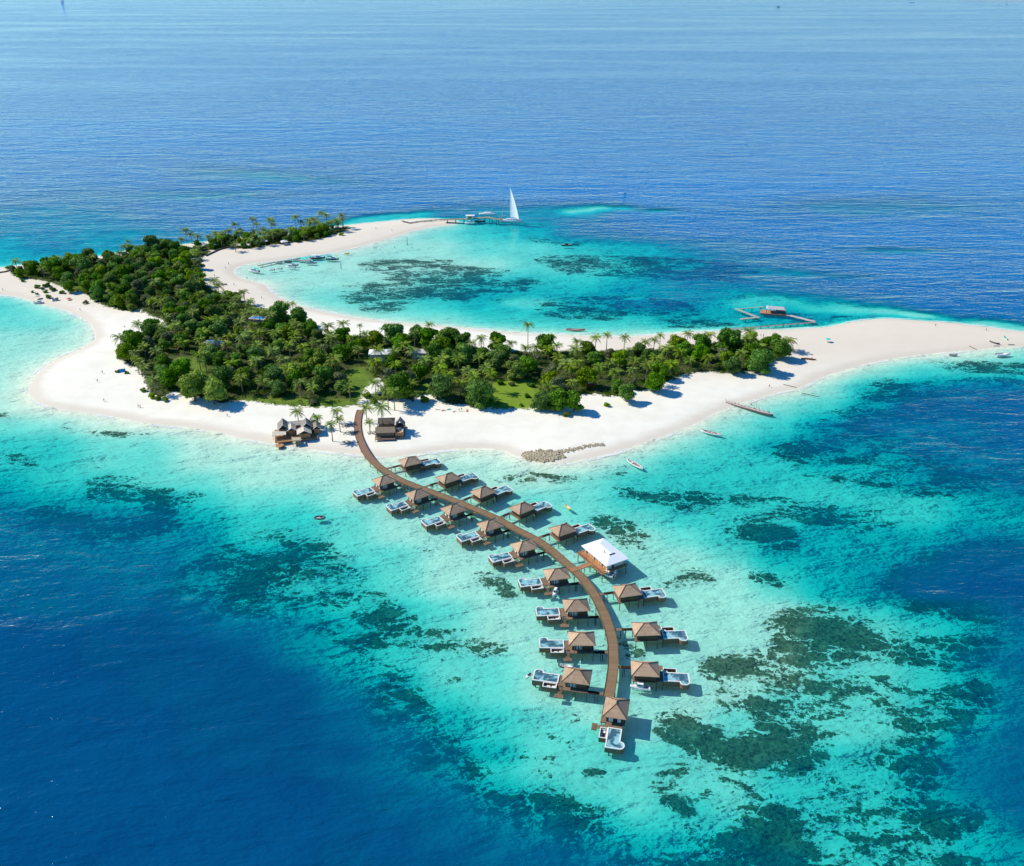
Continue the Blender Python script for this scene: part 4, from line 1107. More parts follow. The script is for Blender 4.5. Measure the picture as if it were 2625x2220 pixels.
def make_white_villa():
    M = MATS; white = pmat('white_roof', (.82,.83,.84), .5, .03, 1, stretch=(1,1,1)); wall = pmat('pale_wall', (.62,.58,.46), .7, .1)
    plankmat('orange_deck', (.38,.17,.08), (.50,.25,.12), 4., 0, .3); org = pmat('orange_screen', (.62,.27,.08), .6, .2)
    c = at(1551,1410,5.6); root = thing('white_villa', 'large villa with white hip roof and orange deck on the right of the boardwalk', 'villa', (c.x,c.y,0), R(-59.5))
    # local x runs along the long side; local -y side faces the boardwalk
    z = 1.9
    d = MB(); d.box(-8.6,8.2,-7.0,4.6,z-.3,z); d.build('deck', M['orange_deck'], root)
    b = MB(); b.box(-.9,1.3,-15.4,-7.003,z-.3,z-.02); br = b.build('footbridge', M['orange_deck'], root)
    for x in (-8,-4,0,4,7.8):
        for y in (-6.6,-2.4,4.2):
            q = MB(); post(q,x,y,-2.5,z-.3,.16); q.build('stilt', M['stilt'], root)
    for y in (-13,-10):
        for x in (-.7,1.1):
            q = MB(); post(q,x,y,-2.5,z-.3,.1); q.build('footbridge_post', M['stilt'], br)
    w = MB(); x0,x1,y0,y1 = -7.2,6.8,-3.9,3.9
    w.box(x0,x1,y1-.2,y1,z,z+2.9); w.box(x0,x0+.2,y0+.2,y1-.2,z,z+2.9)
    w.box(x1-.2,x1,y0+.2,-1.6,z,z+2.9); w.box(x1-.2,x1,-.6,y1-.2,z,z+2.9); w.box(x1-.2,x1,-1.6,-.6,z+2.3,z+2.9)
    w.box(x0,x1,y0,y0+.2,z+2.35,z+2.9)
    for k in range(9):
        x = x0+(x1-x0-.45)*k/8; w.box(x,x+.45,y0,y0+.2,z,z+2.35)
    w.build('wall', wall, root)
    for k in range(8):
        x = x0+(x1-x0-.45)*k/8+.45; wd=(x1-x0-.45)/8-.45
        g = MB(); g.box(x+.05,x+wd-.05,y0+.08,y0+.14,z+.05,z+2.33); g.build('screen_door', org if k%3 else M['glass_dark'], root)
    g = MB(); g.box(x1-.12,x1-.08,-1.58,-.62,z+.02,z+2.28); g.build('glass_door', M['glass_dark'], root)
    g = MB(); g.box(x1+.005,x1+.05,.6,3.0,z+.4,z+2.2); g.build('wall_panel', M['cream'], root)
    hip_roof(16.4,10.4,z+2.85,1.75,7.0,.22).build('roof', white, root)
    q = MB(); q.box(4.0,4.5,-1.2,1.4,z+3.7,z+4.4); q.build('roof_vent', M['dark_metal'], root)
    q = MB(); q.tube([(1.6,-1.6,z+3.6),(1.6,-1.6,z+4.9)],.16,8); q.build('chimney', M['dark_metal'], root)
    r = MB()
    for (a,bb) in (((-8.5,-6.9),(-1.1,-6.9)),((1.5,-6.9),(8.1,-6.9)),((8.1,-6.9),(8.1,4.5)),((-8.5,-6.9),(-8.5,-4.0))):
        for h in (.5,.95): r.bar((a[0],a[1],z+h),(bb[0],bb[1],z+h),.07)
        l = math.dist(a,bb); n = int(l/1.1)
        for k in range(n+1):
            t = k/n; x=a[0]+(bb[0]-a[0])*t; y=a[1]+(bb[1]-a[1])*t; r.bar((x,y,z),(x,y,z+1.),.09)
    r.build('railing', M['ridge'], root)
# ------------------------------------------------------------------ beach houses, piers, pavilions
def gable(x0,x1,y0,y1,z0,h,axis='x',th=.14,over=.0):
    """gable roof with ridge along axis, as a thick shell"""
    mb = MB()
    if axis == 'x':
        ym=(y0+y1)/2
        vs=[(x0,y0,z0),(x1,y0,z0),(x1,ym,z0+h),(x0,ym,z0+h),(x1,y1,z0),(x0,y1,z0)]
    else:
        xm=(x0+x1)/2
        vs=[(x1,y0,z0),(x1,y1,z0),(xm,y1,z0+h),(xm,y0,z0+h),(x0,y1,z0),(x0,y0,z0)]
    vs += [(x,y,z-th) for x,y,z in vs]
    mb.add(vs,[(0,1,2,3),(3,2,4,5),(6,9,8,7),(9,11,10,8),(0,6,7,1),(4,10,11,5),(1,7,8,2),(2,8,10,4),(3,9,6,0),(5,11,9,3)])
    return mb
def bargeboard(mb, pts, w=.28):
    for a,b in zip(pts,pts[1:]): mb.bar(a,b,w,.16)
def make_houses():
    M = MATS
    thatch = pmat('grey_thatch', (.52,.47,.37), .9, .3, 2.2, stretch=(1,1,.3)); dark = pmat('dark_thatch', (.24,.215,.18), .9, .3, 2.5)
    brown = pmat('brown_thatch', (.29,.21,.14), .9, .3, 2.5); wood = pmat('warm_wood', (.42,.22,.10), .8, .3, 2, stretch=(3,3,.5)); trim = pmat('bleached_trim', (.55,.54,.50), .8, .15)
    dwood = pmat('dark_wood', (.20,.13,.08), .85, .3, 3)
    # left: group of linked pavilions round a small court, one building
    g = on(762,1118); g.z = max(g.z,.6)
    root = thing('beach_house', 'rambling thatched stilt house with grey gables and wooden verandas on the beach', 'beach house', g, R(14))
    z = .9
    fl = MB(); fl.box(-10.5,9.5,-6.5,8.0,z-.25,z); fl.build('floor_deck', wood, root)
    for x in (-10,-5,0,5,9):
        for y in (-6.2,0,7.5):
            q=MB(); post(q,x,y,-1.6,z-.25,.14); q.build('stilt', dwood, root)
    # wings: (x0,x1,y0,y1,wall h, roof h, axis, material)
    wings = [(-8.6,-3.6,1.5,8.6,2.6,2.6,'y',dark),(-3.4,4.6,5.4,9.2,2.5,1.5,'x',thatch),(-4.4,-.4,-.5,5.3,2.4,1.5,'y',thatch),(2.4,7.4,-.3,5.3,3.2,2.5,'y',dark),(.2,6.6,-5.6,-.4,2.5,1.7,'y',thatch),(7.6,11.4,-1.6,4.2,2.5,1.6,'y',dark),(7.0,10.6,6.6,10.,2.7,3.0,'y',dark)]
    for i,(x0,x1,y0,y1,wh,rh,ax,mt) in enumerate(wings):
        w = MB(); e=.5
        w.box(x0+e,x1-e,y0+e,y1-e,z,z+wh-.1-.01*i)
        wl = w.build('wing', wood, root)
        o = .25
        rf = gable(x0-o,x1+o,y0-o,y1+o,z+wh,rh,ax).build('roof', mt, wl)
        bb = MB()
        if ax=='y':
            xm=(x0+x1)/2
            for yy in (y0-o-.05,y1+o+.05): bargeboard(bb,[(x0-o,yy,z+wh+.06),(xm,yy,z+wh+rh+.10),(x1+o,yy,z+wh+.06)])
        else:
            ym=(y0+y1)/2
            for xx in (x0-o-.05,x1+o+.05): bargeboard(bb,[(xx,y0-o,z+wh+.06),(xx,ym,z+wh+rh+.10),(xx,y1+o,z+wh+.06)])
        bb.build('bargeboard', trim, wl)
    v = MB(); v.box(-11.5,-5.0,-3.8,1.2,z+2.15,z+2.3); v.build('veranda_roof', thatch, root)
    r = MB()
    for (a,b) in (((-10.4,-6.3),(-4,-6.3)),((-10.4,-6.3),(-10.4,1)),((-10.4,-3.6),(-5,-3.6)),((-3.2,-6.3),(0,-6.3))):
        for h in (.5,1.0): r.bar((*a,z+h),(*b,z+h),.09)
        n = int(math.dist(a,b)/.9)
        for k in range(n+1): t=k/n; x=a[0]+(b[0]-a[0])*t; y=a[1]+(b[1]-a[1])*t; r.bar((x,y,z),(x,y,z+1),.1)
    for x,y in ((-11.2,-3.6),(-8.2,-3.6),(-5.3,-3.6)): r.bar((x,y,z),(x,y,z+2.2),.16)
    r.build('railing', wood, root)
    s = MB(); s.box(-2.5,1.6,-9.6,-6.6,z+1.5,z+1.62)
    for x in (-2.3,-1,.2,1.4):
        s.bar((x,-9.4,-1),(x,-9.4,z+1.5),.15); s.bar((x,-6.8,z),(x,-6.8,z+1.5),.15)
    s.box(-2.4,1.5,-9.5,-6.52,z-.1,z+.02); s.build('porch', pmat('pale_thatch',(.42,.38,.26),.9,.25,3), root)
    s = MB(); s.prism([(-8.5+2*math.cos(a),-8.7+1.9*math.sin(a)) for a in np.linspace(0,2*PI,11)[:-1]],.1,.35)
    s.bar((-8.5,-8.7,.3),(-8.5,-8.7,2.2),.12)
    s.build('round_terrace', wood, root)
    # right: stilted hut with two long roofs and a gable
    g = on(998,1112); root = thing('stilt_hut', 'brown thatched beach hut on stilts right of the boardwalk', 'beach hut', g, R(3)); z=1.0
    fl = MB(); fl.box(-6.4,7.6,-6.0,7.6,z-.2,z); fl.build('floor_deck', dwood, root)
    for x in (-6,-2.5,1,4.5,7.2):
        for y in (-5.7,1,7.2):
            q=MB(); post(q,x,y,-1.2,z-.2,.15); q.build('stilt', dwood, root)
    for (x0,x1,y0,y1,wh,rh,ax,mt) in ((-5.6,2.6,3.6,8.6,2.5,2.3,'x',pmat('umber_thatch',(.17,.13,.10),.9,.3,2.5)),(-6.2,3.2,-5.4,-.6,2.2,2.0,'x',brown),(2.9,7.6,.6,5.8,2.4,3.0,'y',dark)):
        w=MB(); w.box(x0+.5,x1-.5,y0+.5,y1-.5,z,z+wh-.08); wl=w.build('wing', dwood, root)
        gable(x0,x1,y0,y1,z+wh,rh,ax).build('roof', mt, wl)
    pv=MB(); pv.box(-5.6,2.4,-.4,3.5,z+.01,z+.07); pv.build('court_floor', pmat('pale_stone',(.45,.44,.42),.8,.1), root)
    pv=MB(); pv.box(3.3,7.2,-5.2,.2,z,z+1.9); wl=pv.build('kitchen', wood, root)
    pv=MB(); pv.blob((5,-1.2,z+2.2),1.2,2,.08,(1,.8,.5)); pv.box(6.2,7.0,-4.8,-1.,z+1.91,z+2.2); pv.build('kitchen_awning', pmat('pale_cloth',(.5,.47,.42),.8,.15), wl)
    r=MB()
    for a,b in (((-6.2,-6.9),(3.,-6.9)),((-6.2,-7.6),(3.4,-7.6))):
        r.bar((*a,.7),(*b,.7),.12)
        for k in range(6): t=k/5; x=a[0]+(b[0]-a[0])*t; r.bar((x,a[1],-1),(x,a[1],.75),.16)
    r.box(-6.2,3.2,-7.6,-6.2,.62,.68); r.build('lower_platform', dwood, root)
    # halls in the wood
    for (px,py,w,d,h,mt,lab,rz) in ((976,922,13,8.5,3.2,'white_roof','hall with a plain white roof among the trees behind the boardwalk',4),(1077,918,9,6,2.6,'pale_hall_roof','smaller hall with a pale weathered roof right of the white roofed one',-6)):
        pmat('pale_hall_roof',(.55,.50,.45),.8,.15)
        g=on(px,py); root=thing('hall',lab,'building',g,R(rz))
        b=MB(); b.box(-w/2+.6,w/2-.6,-d/2+.6,d/2-.6,-.3,h+1.6); b.build('wall', M['pale_wall'], root)
        hip_roof(w,d,h+1.6,1.5,w-d*.7).build('roof', MATS[mt], root)
    # round white topped tent under trees
    g=on(1512,990); root=thing('shelter','small white and red shelter half hidden under the eastern trees','shelter',g,.3)
    hip_roof(7,5,3.2,1.1,2).build('roof', M['white_roof'], root)
    q=MB()
    for x in (-3,3):
        for y in (-2,2): post(q,x,y,-.3,3.1,.1)
    q.build('frame', dwood, root); q=MB(); q.box(-2.5,2.5,-1.6,1.6,0,1.0); q.build('counter', pmat('red_paint',(.5,.05,.03),.5,.1), root)
    # blue pools in the wood
    for (px,py,w,d,lab,k) in ((663,822,9,5,'blue tiled pool between trees near the lagoon bend',0),(553,884,11,5,'pale blue pool terrace deep in the western wood',1)):
        g=on(px,py); root=thing('garden_pool',lab,'pool',(g.x,g.y,g.z+2.0),R(-15))
        q=MB(); q.box(-w/2-1,w/2+1,-d/2-1,d/2+1,-2.3,0.); q.build('terrace', pmat('terrace_stone',(.5,.38,.30),.8,.2), root)
        q=MB(); q.box(-w/2,w/2,-d/2,d/2,0.0,.08); q.build('pool_water', MATS['blue_tile'], root)
    # parked cars
    for (px,py,rz,lab) in ((944,1018,80,'dark car parked nose up the track behind the boardwalk'),(979,1012,15,'dark blue car parked by the bare sand patch')):
        car(on(px,py), R(rz), lab)
def car(p, rz, lab):
    root=thing('parked_car',lab,'car',p,rz)
    b=MB(); prof=[(-2.2,.35),(-2.25,.85),(-1.9,1.0),(-1.3,1.05),(-.9,1.5),(.9,1.52),(1.5,1.05),(2.15,.9),(2.25,.4)]
    vs=[]; n=len(prof)
    for y,k in ((-.88,1),(.88,1)):
        vs += [(x,y*(.82 if z>1.2 else 1),z) for x,z in prof]
    b.add(vs,[(i,i+1,n+i+1,n+i) for i in range(n-1)]+[(n-1,0,n,2*n-1),tuple(reversed(range(n))),tuple(range(n,2*n))])
    b.build('body', pmat('car_paint',(.035,.045,.07),.25,.1,1,spec=.6), root)
    for x in (-1.35,1.4):
        for y in (-.88,.88):
            w=MB(); w.tube([(x,y-.11,.33),(x,y+.11,.33)],.34,12); w.build('wheel', MATS['rubber'], root)
    g=MB(); g.box(-.8,.8,-.80,.80,1.1,1.42); g.build('side_window', MATS['glass_dark'], root)
    g=MB(); g.add([(.95,-.68,1.5),(.95,.68,1.5),(1.48,.8,1.09),(1.48,-.8,1.09)],[(0,3,2,1)]); g.v=[(x+.02,y,z+.02) for x,y,z in g.v]; g.build('windscreen', MATS['glass_dark'], root)
def pier(name, pts, z, w, mt, label, cat='pier', every=3.0, post_r=.12, depth=-2.2, rail=False, group=None, parts=True):
    root = thing(name, label, cat, (0,0,0), 0, group)
    d = MB()
    P=[Vector((p.x,p.y,z)) for p in pts]
    for i,(a,b) in enumerate(zip(P,P[1:])):
        t=(b-a).normalized(); ext = t*(w/2 if i<len(P)-2 else 0)
        d.bar(a, b+ext, w, .22 - .004*i)
    d.build('deck', mt, root)
    for a,b in zip(P,P[1:]):
        l=(b-a).length; n=max(1,int(l/every)); t=(b-a).normalized(); nn=Vector((-t.y,t.x,0))
        for k in range(n):
            c=a.lerp(b,(k+.5)/n)
            for s in (-1,1):
                q=MB(); e=c+nn*s*w*.4; post(q,e.x,e.y,depth,z+(.5 if rail and k%2==0 else -.11),post_r); q.build('post', MATS['stilt'], root)
    if rail:
        q=MB()
        for a,b in zip(P,P[1:]):
            t=(b-a).normalized(); nn=Vector((-t.y,t.x,0))*w*.45
            for s in (-1,1): q.bar(a+nn*s+Vector((0,0,.5)),b+nn*s+Vector((0,0,.5)),.08)
        q.build('rail', MATS['stilt'], root)
    return root
def make_piers():
    M=MATS; grey=plankmat('grey_planks',(.30,.27,.23),(.46,.42,.37),2.2,0,.3); pale=plankmat('pale_planks',(.45,.36,.31),(.62,.53,.47),1.2,0,.25)
    A=lambda x,y,z: at(x,y,z)
    # north jetty
    p=[on(1052,572),on(1072,568),on(1100,565)]
    pier('timber_walk',[A(1030,566,1.9),A(1050,571,1.9),A(1075,567,1.9),A(1110,564,1.9),A(1138,562,1.9)],1.9,1.6,M['stilt'],'low curved timber walk on the northern sand spit before the jetty','walkway',4,.15,.6)
    pier('jetty',[A(1136,563,3.2),A(1200,561,3.2),A(1250,557,3.2),A(1284,563,3.2)],3.2,4.5,plankmat('jetty_planks',(.20,.155,.11),(.33,.27,.21),1.5,0,.3),'long timber jetty at the tip of the northern sand spit','jetty',6,.3,-2.2)
    c=A(1204,560,3.3); root=thing('jetty_kiosk','small white kiosk with flat roof on the northern jetty','kiosk',(c.x,c.y,3.32),.1)
    q=MB(); q.box(-3,3,-2,2.,0,2.6); q.build('wall', M['cream'], root); q=MB(); q.box(-3.6,4.6,-2.4,2.4,2.603,2.85); q.build('roof', M['white'], root)
    q=MB(); q.box(-1.6,1.6,-2.04,-2.003,.9,2.2); q.build('window', M['glass_dark'], root)
    q=MB()
    for y in (-2.2,2.2): q.bar((4.4,y,0),(4.4,y,2.6),.15)
    q.build('roof_post', M['stilt'], root)
    # lagoon landing stage
    pier('landing_stage',[A(661,681,.7),A(706,672,.7),A(733,668.5,.7),A(770,662,.7)],.7,1.4,M['stilt'],'thin dark landing stage along the sheltered lagoon shore','pier',5,.12,-1.5)
    pier('floating_dock',[A(764,667,.6),A(788,668,.6),A(795,663,.6)],.6,2.6,grey,'short pale dock joined to the landing stage among moored boats','dock',4,.12,-1.5)
    # east lagoon piers and pavilion
    pier('swim_pier',[A(1862,844,.9),A(1960,837,.9),A(2092,826,.9)],.9,1.5,grey,'long low pier running parallel to the beach below the lagoon pavilion','pier',5,.14,-1.8,True)
    pier('swim_pier',[A(2089,824.5,.95),A(2012,805.5,.95)],.95,2.6,pale,'pale diagonal pier from the beach side corner to the lagoon pavilion','pier',5,.14,-1.8)
    pier('swim_pier',[A(1885,791,.9),A(1943,813.5,.9),A(1898,818,.9)],.9,2.2,grey,'hook shaped pier left of the lagoon pavilion','pier',5,.14,-1.8)
    pier('swim_pier',[A(1896,791.5,.85),A(1960,786.5,.85)],.85,.9,grey,'thin pier behind the lagoon pavilion','pier',6,.12,-1.8)
    c=A(1985,801,1.0); root=thing('lagoon_pavilion','open sided pavilion with grey roof on a rusty floating platform in the lagoon','pavilion',(c.x,c.y,0),R(-14))
    q=MB(); q.box(-9,7.5,-3.8,3.8,.1,1.1); q.build('platform', pmat('rust_deck',(.42,.20,.12),.8,.3,1.2), root)
    q=MB(); q.add([(-5.5,-3.4,4.0),(7,-3.4,4.0),(7,3.4,4.0),(-5.5,3.4,4.0),(-4.5,-2,4.7),(6,-2,4.7),(6,2,4.7),(-4.5,2,4.7)],[(0,1,5,4),(1,2,6,5),(2,3,7,6),(3,0,4,7),(4,5,6,7),(3,2,1,0)]); q.build('roof', pmat('grey_tin',(.42,.42,.42),.6,.15), root)
    for x in (-5.2,-2.8,-.4,2,4.4,6.7):
        for y in (-3.2,3.2):
            q=MB(); q.bar((x,y,1.1),(x,y,4.0),.18); q.build('column', M['dark_metal'], root)
    q=MB(); q.box(.8,6.4,-2.9,2.9,1.1,3.2); q.build('cabin', pmat('slate_wall',(.12,.14,.16),.6,.2), root)
    q=MB(); q.box(1.2,6.0,-2.95,-2.9,1.9,2.8); q.build('cabin_window', M['glass_dark'], root)
    # sunshades and tents of the northern arm
    for (px,py,s,lab) in ((548,634,1.,'white peaked canopy beside the sandy path on the northern arm'),(673,625,1.2,'white sunshade under the palms at the lagoon side of the grove'),(729,627,.9,'second white sunshade further along the grove'),(513,634,.8,'low dark framed canopy left of the white peaked one')):
        g=on(px,py); root=thing('canopy',lab,'canopy',g,.5)
        m=MB(); s4=3.2*s; m.add([(-s4,-s4,2.6),(s4,-s4,2.6),(s4,s4,2.6),(-s4,s4,2.6),(0,0,3.9),(0,0,3.7)],[(0,1,4),(1,2,4),(2,3,4),(3,0,4),(1,0,5),(2,1,5),(3,2,5),(0,3,5)]); m.build('cloth', M['white'], root)
        m=MB()
        for x in (-s4*.92,s4*.92):
            for y in (-s4*.92,s4*.92): m.bar((x,y,-.2),(x,y,2.65),.1)
        m.build('frame', M['stilt'], root)
    g=on(620,633); root=thing('sand_tent','long low sand coloured marquee at the northern beach','tent',g,-.1); gable(-7,7,-2.6,2.6,1.6,1.3).build('roof', pmat('sand_cloth',(.58,.52,.42),.8,.1), root)
    m=MB()
    for x in (-6.5,0,6.5):
        for y in (-2.3,2.3): m.bar((x,y,-.2),(x,y,1.6),.12)
    m.build('frame', M['stilt'], root)
    # sea wall by the lawn
    pts=[on(528,657),on(545,649),on(560,642),on(575,637),on(597,634)]
    w=MB()
    for a,b in zip(pts,pts[1:]): w.bar(a+Vector((0,0,.5)),b+Vector((0,0,.5)),.6,1.2)
    o=w.build('sea_wall', M['stilt']); tag(o,'low dark wall along the sandy path between lawn and lagoon beach','wall',kind='thing')
    pts=[on(-20,702),on(12,698),on(34,692)]
    w=MB()
    for a,b in zip(pts,pts[1:]): w.bar(a+Vector((0,0,.4)),b+Vector((0,0,.4)),.8,.9)
    o=w.build('sea_wall', M['stilt']); tag(o,'low grey wall on the sand at the western tip','wall',kind='thing')
    # terrace with tables by the lawn
    g=on(490,662); root=thing('garden_terrace','grey paved terrace with dark furniture beside the lawn','terrace',g,-.15)
    q=MB(); q.box(-9,9,-2.2,2.2,-.5,.35); q.build('paving', pmat('pale_stone',(.45,.44,.42),.8,.1), root)
    for x in (1,4,7):
        q=MB(); q.box(x-.8,x+.8,-.7,.7,.95,1.05); q.bar((x,0,.35),(x,0,.95),.15); q.build('table', M['dark_metal'], root)
    # rubble bank
    rs=np.random.RandomState(4); V=MB()
    def rock(px,py,s):
        p=on(px,py,-.15); V.blob((p.x,p.y,p.z+s*.15),s,1,.28,(1,1,.62),0,False)
    for _ in range(900):
        u,v=rs.normal(size=2); 
        if u*u+v*v>4.4: continue
        rock(1392+u*27, 1169+v*7.5, rs.uniform(.25,.95))
    for _ in range(420):
        t=rs.rand(); rock(1425+t*125+rs.normal()*2, 1159-t*21+math.sin(t*7)*2+rs.normal()*(2.0+1.2*(1-t)), rs.uniform(.15,.5))
    o=V.build('coral_rubble', pmat('rubble',(.38,.32,.21),.95,.3,1.2,bump=.6)); tag(o,'bank of grey brown coral rubble on the front beach','rubble',kind='stuff')
    # driftwood
    for (px,py,s,sd,lab) in ((889,1092,1.25,1,'large pile of grey driftwood nearest the trees left of the boardwalk'),(895,1111,1.,2,'middle pile of driftwood left of the boardwalk'),(888,1137,1.,3,'driftwood pile closest to the water left of the boardwalk'),(957,1110,1.,5,'driftwood pile between boardwalk and hut')):
        r=random.Random(sd); q=MB()
        for k in range(16):
            a=r.uniform(0,PI); l=r.uniform(1,3.4)*s; x,y=r.uniform(-2.4,2.4)*s,r.uniform(-1.4,1.4)*s; z=r.uniform(.1,.5)
            d=Vector((math.cos(a),math.sin(a)*.8,r.uniform(-.1,.3)))*l/2; c=Vector((x,y,z+.1))
            q.tube([c-d,c+Vector((0,0,r.uniform(0,.25))),c+d],[.14,.11,.05],5)
        o=q.build('driftwood_pile', pmat('driftwood',(.20,.18,.155),.9,.3,3), None, on(px,py)); tag(o,lab,'driftwood')
    for (a,b,lab) in (((2008,986),(2042,994),'thin dark mooring pole lying on the eastern wet sand'),((2484,887),(2504,897),'thin pole lying at the waterline of the eastern spit'),((2055,1008),(2100,1018),'thin submerged looking pole in the shallows off the eastern beach')):
        q=MB(); A_=on(*a,.05); B_=on(*b,.05); q.tube([A_+Vector((0,0,.15)),B_+Vector((0,0,.15))],.16,6); o=q.build('mooring_pole', M['stilt']); tag(o,lab,'pole')
    q=MB(); q.tube([(-4,0,.4),(-1,.3,.55),(2,-.1,.45),(4.3,.4,.35)],[.45,.55,.5,.25],8); q.bar((1,0,.5),(2.4,1.2,1.0),.25); o=q.build('fallen_log', pmat('red_log',(.20,.09,.05),.9,.3,2), None, on(2072,922), -.2); tag(o,'red brown log lying on the sand right of the last eastern tree','log')
    # poles standing in the lagoon, a palm like mast at the back beach
    for (px,py,h,lab) in ((1044,624,5.5,'dark marker post standing in the northern lagoon'),(874,684,3,'thin marker post left of the seagrass in the lagoon'),(1952,793,1,'mooring buoy inside the lagoon piers')):
        q=MB(); q.tube([(0,0,-2),(0,0,h)],[.28,.18],6); q.blob((0,0,h*.5),.35,1); p=at(px,py,0); o=q.build('marker_post', M['dark_metal'], None, (p.x,p.y,0)); tag(o,lab,'marker post')
# ------------------------------------------------------------------ boats
def hull_mesh(L_, B, Hh, deckz=None, sheer=.25, stern=.75, point_both=False, n=13, th=.08, bottom=None):
    """lofted open hull: outer skin, gunwale and inner skin down to the floor"""
    mb=MB(); rows=[]
    for i in range(n):
        t=i/(n-1); x=-L_/2+L_*t
        if point_both: w=math.sin(PI*min(max(t,.02),.98))**.65
        else: w=min(1,(stern+(1-stern)*math.sin(min(t/.45,1)*PI/2)))*(1-max(0,(t-.45)/.55)**2.2)
        w=max(w,.03)*B/2
        zs=Hh*(1+sheer*(2*t-1)**2*(1.4 if t>.5 else .7))
        keel=-.35+ (.30 if t<.9 else .30)*max(0,(t-.75)/.25)**2
        fl=deckz if deckz is not None else Hh*.45
        wi=max(w-th,.015); 
        rows.append([(x,-w,zs),(x,-w*.92,zs*.45),(x,-w*.55,keel*.6),(x,0,keel),(x,w*.55,keel*.6),(x,w*.92,zs*.45),(x,w,zs),(x,wi,zs),(x,wi*.9,fl),(x,-wi*.9,fl),(x,-wi,zs)])
    m=len(rows[0]); vs=[p for r in rows for p in r]; fs=[]; mi=[]
    outer=MB(); 
    for i in range(n-1):
        for k in range(m):
            a=i*m+k; b=i*m+(k+1)%m
            fs.append((a,a+m,b+m,b)); mi.append(0 if k in (0,1,2,3,4,5) else (2 if k in (6,10) else 1))
    ends=[(tuple(range(m)),0),(tuple(reversed(range((n-1)*m,n*m))),0)]
    for f,q in zip(fs,mi): mb.f.append(f); mb.sm.append(q==0); mb.mi.append(q)
    mb.v=[tuple(v) for v in vs]
    for f,q in ends: mb.f.append(f); mb.sm.append(False); mb.mi.append(q)
    return mb
def sailcloth():
    m, nt = newmat('sailcloth'); a = nt.nodes.new('ShaderNodeBsdfDiffuse'); b = nt.nodes.new('ShaderNodeBsdfTranslucent'); x = nt.nodes.new('ShaderNodeMixShader')
    tc = nt.nodes.new('ShaderNodeTexCoord'); c = mix_(nt, noise_(nt, tc.outputs['Object'], .5, 3), (.86,.86,.85), (.92,.92,.91))
    L(nt, c, a.inputs[0]); L(nt, c, b.inputs[0]); x.inputs[0].default_value = .15; L(nt, a.outputs[0], x.inputs[1]); L(nt, b.outputs[0], x.inputs[2])
    o = nt.nodes.new('ShaderNodeOutputMaterial'); L(nt, x.outputs[0], o.inputs[0]); return m
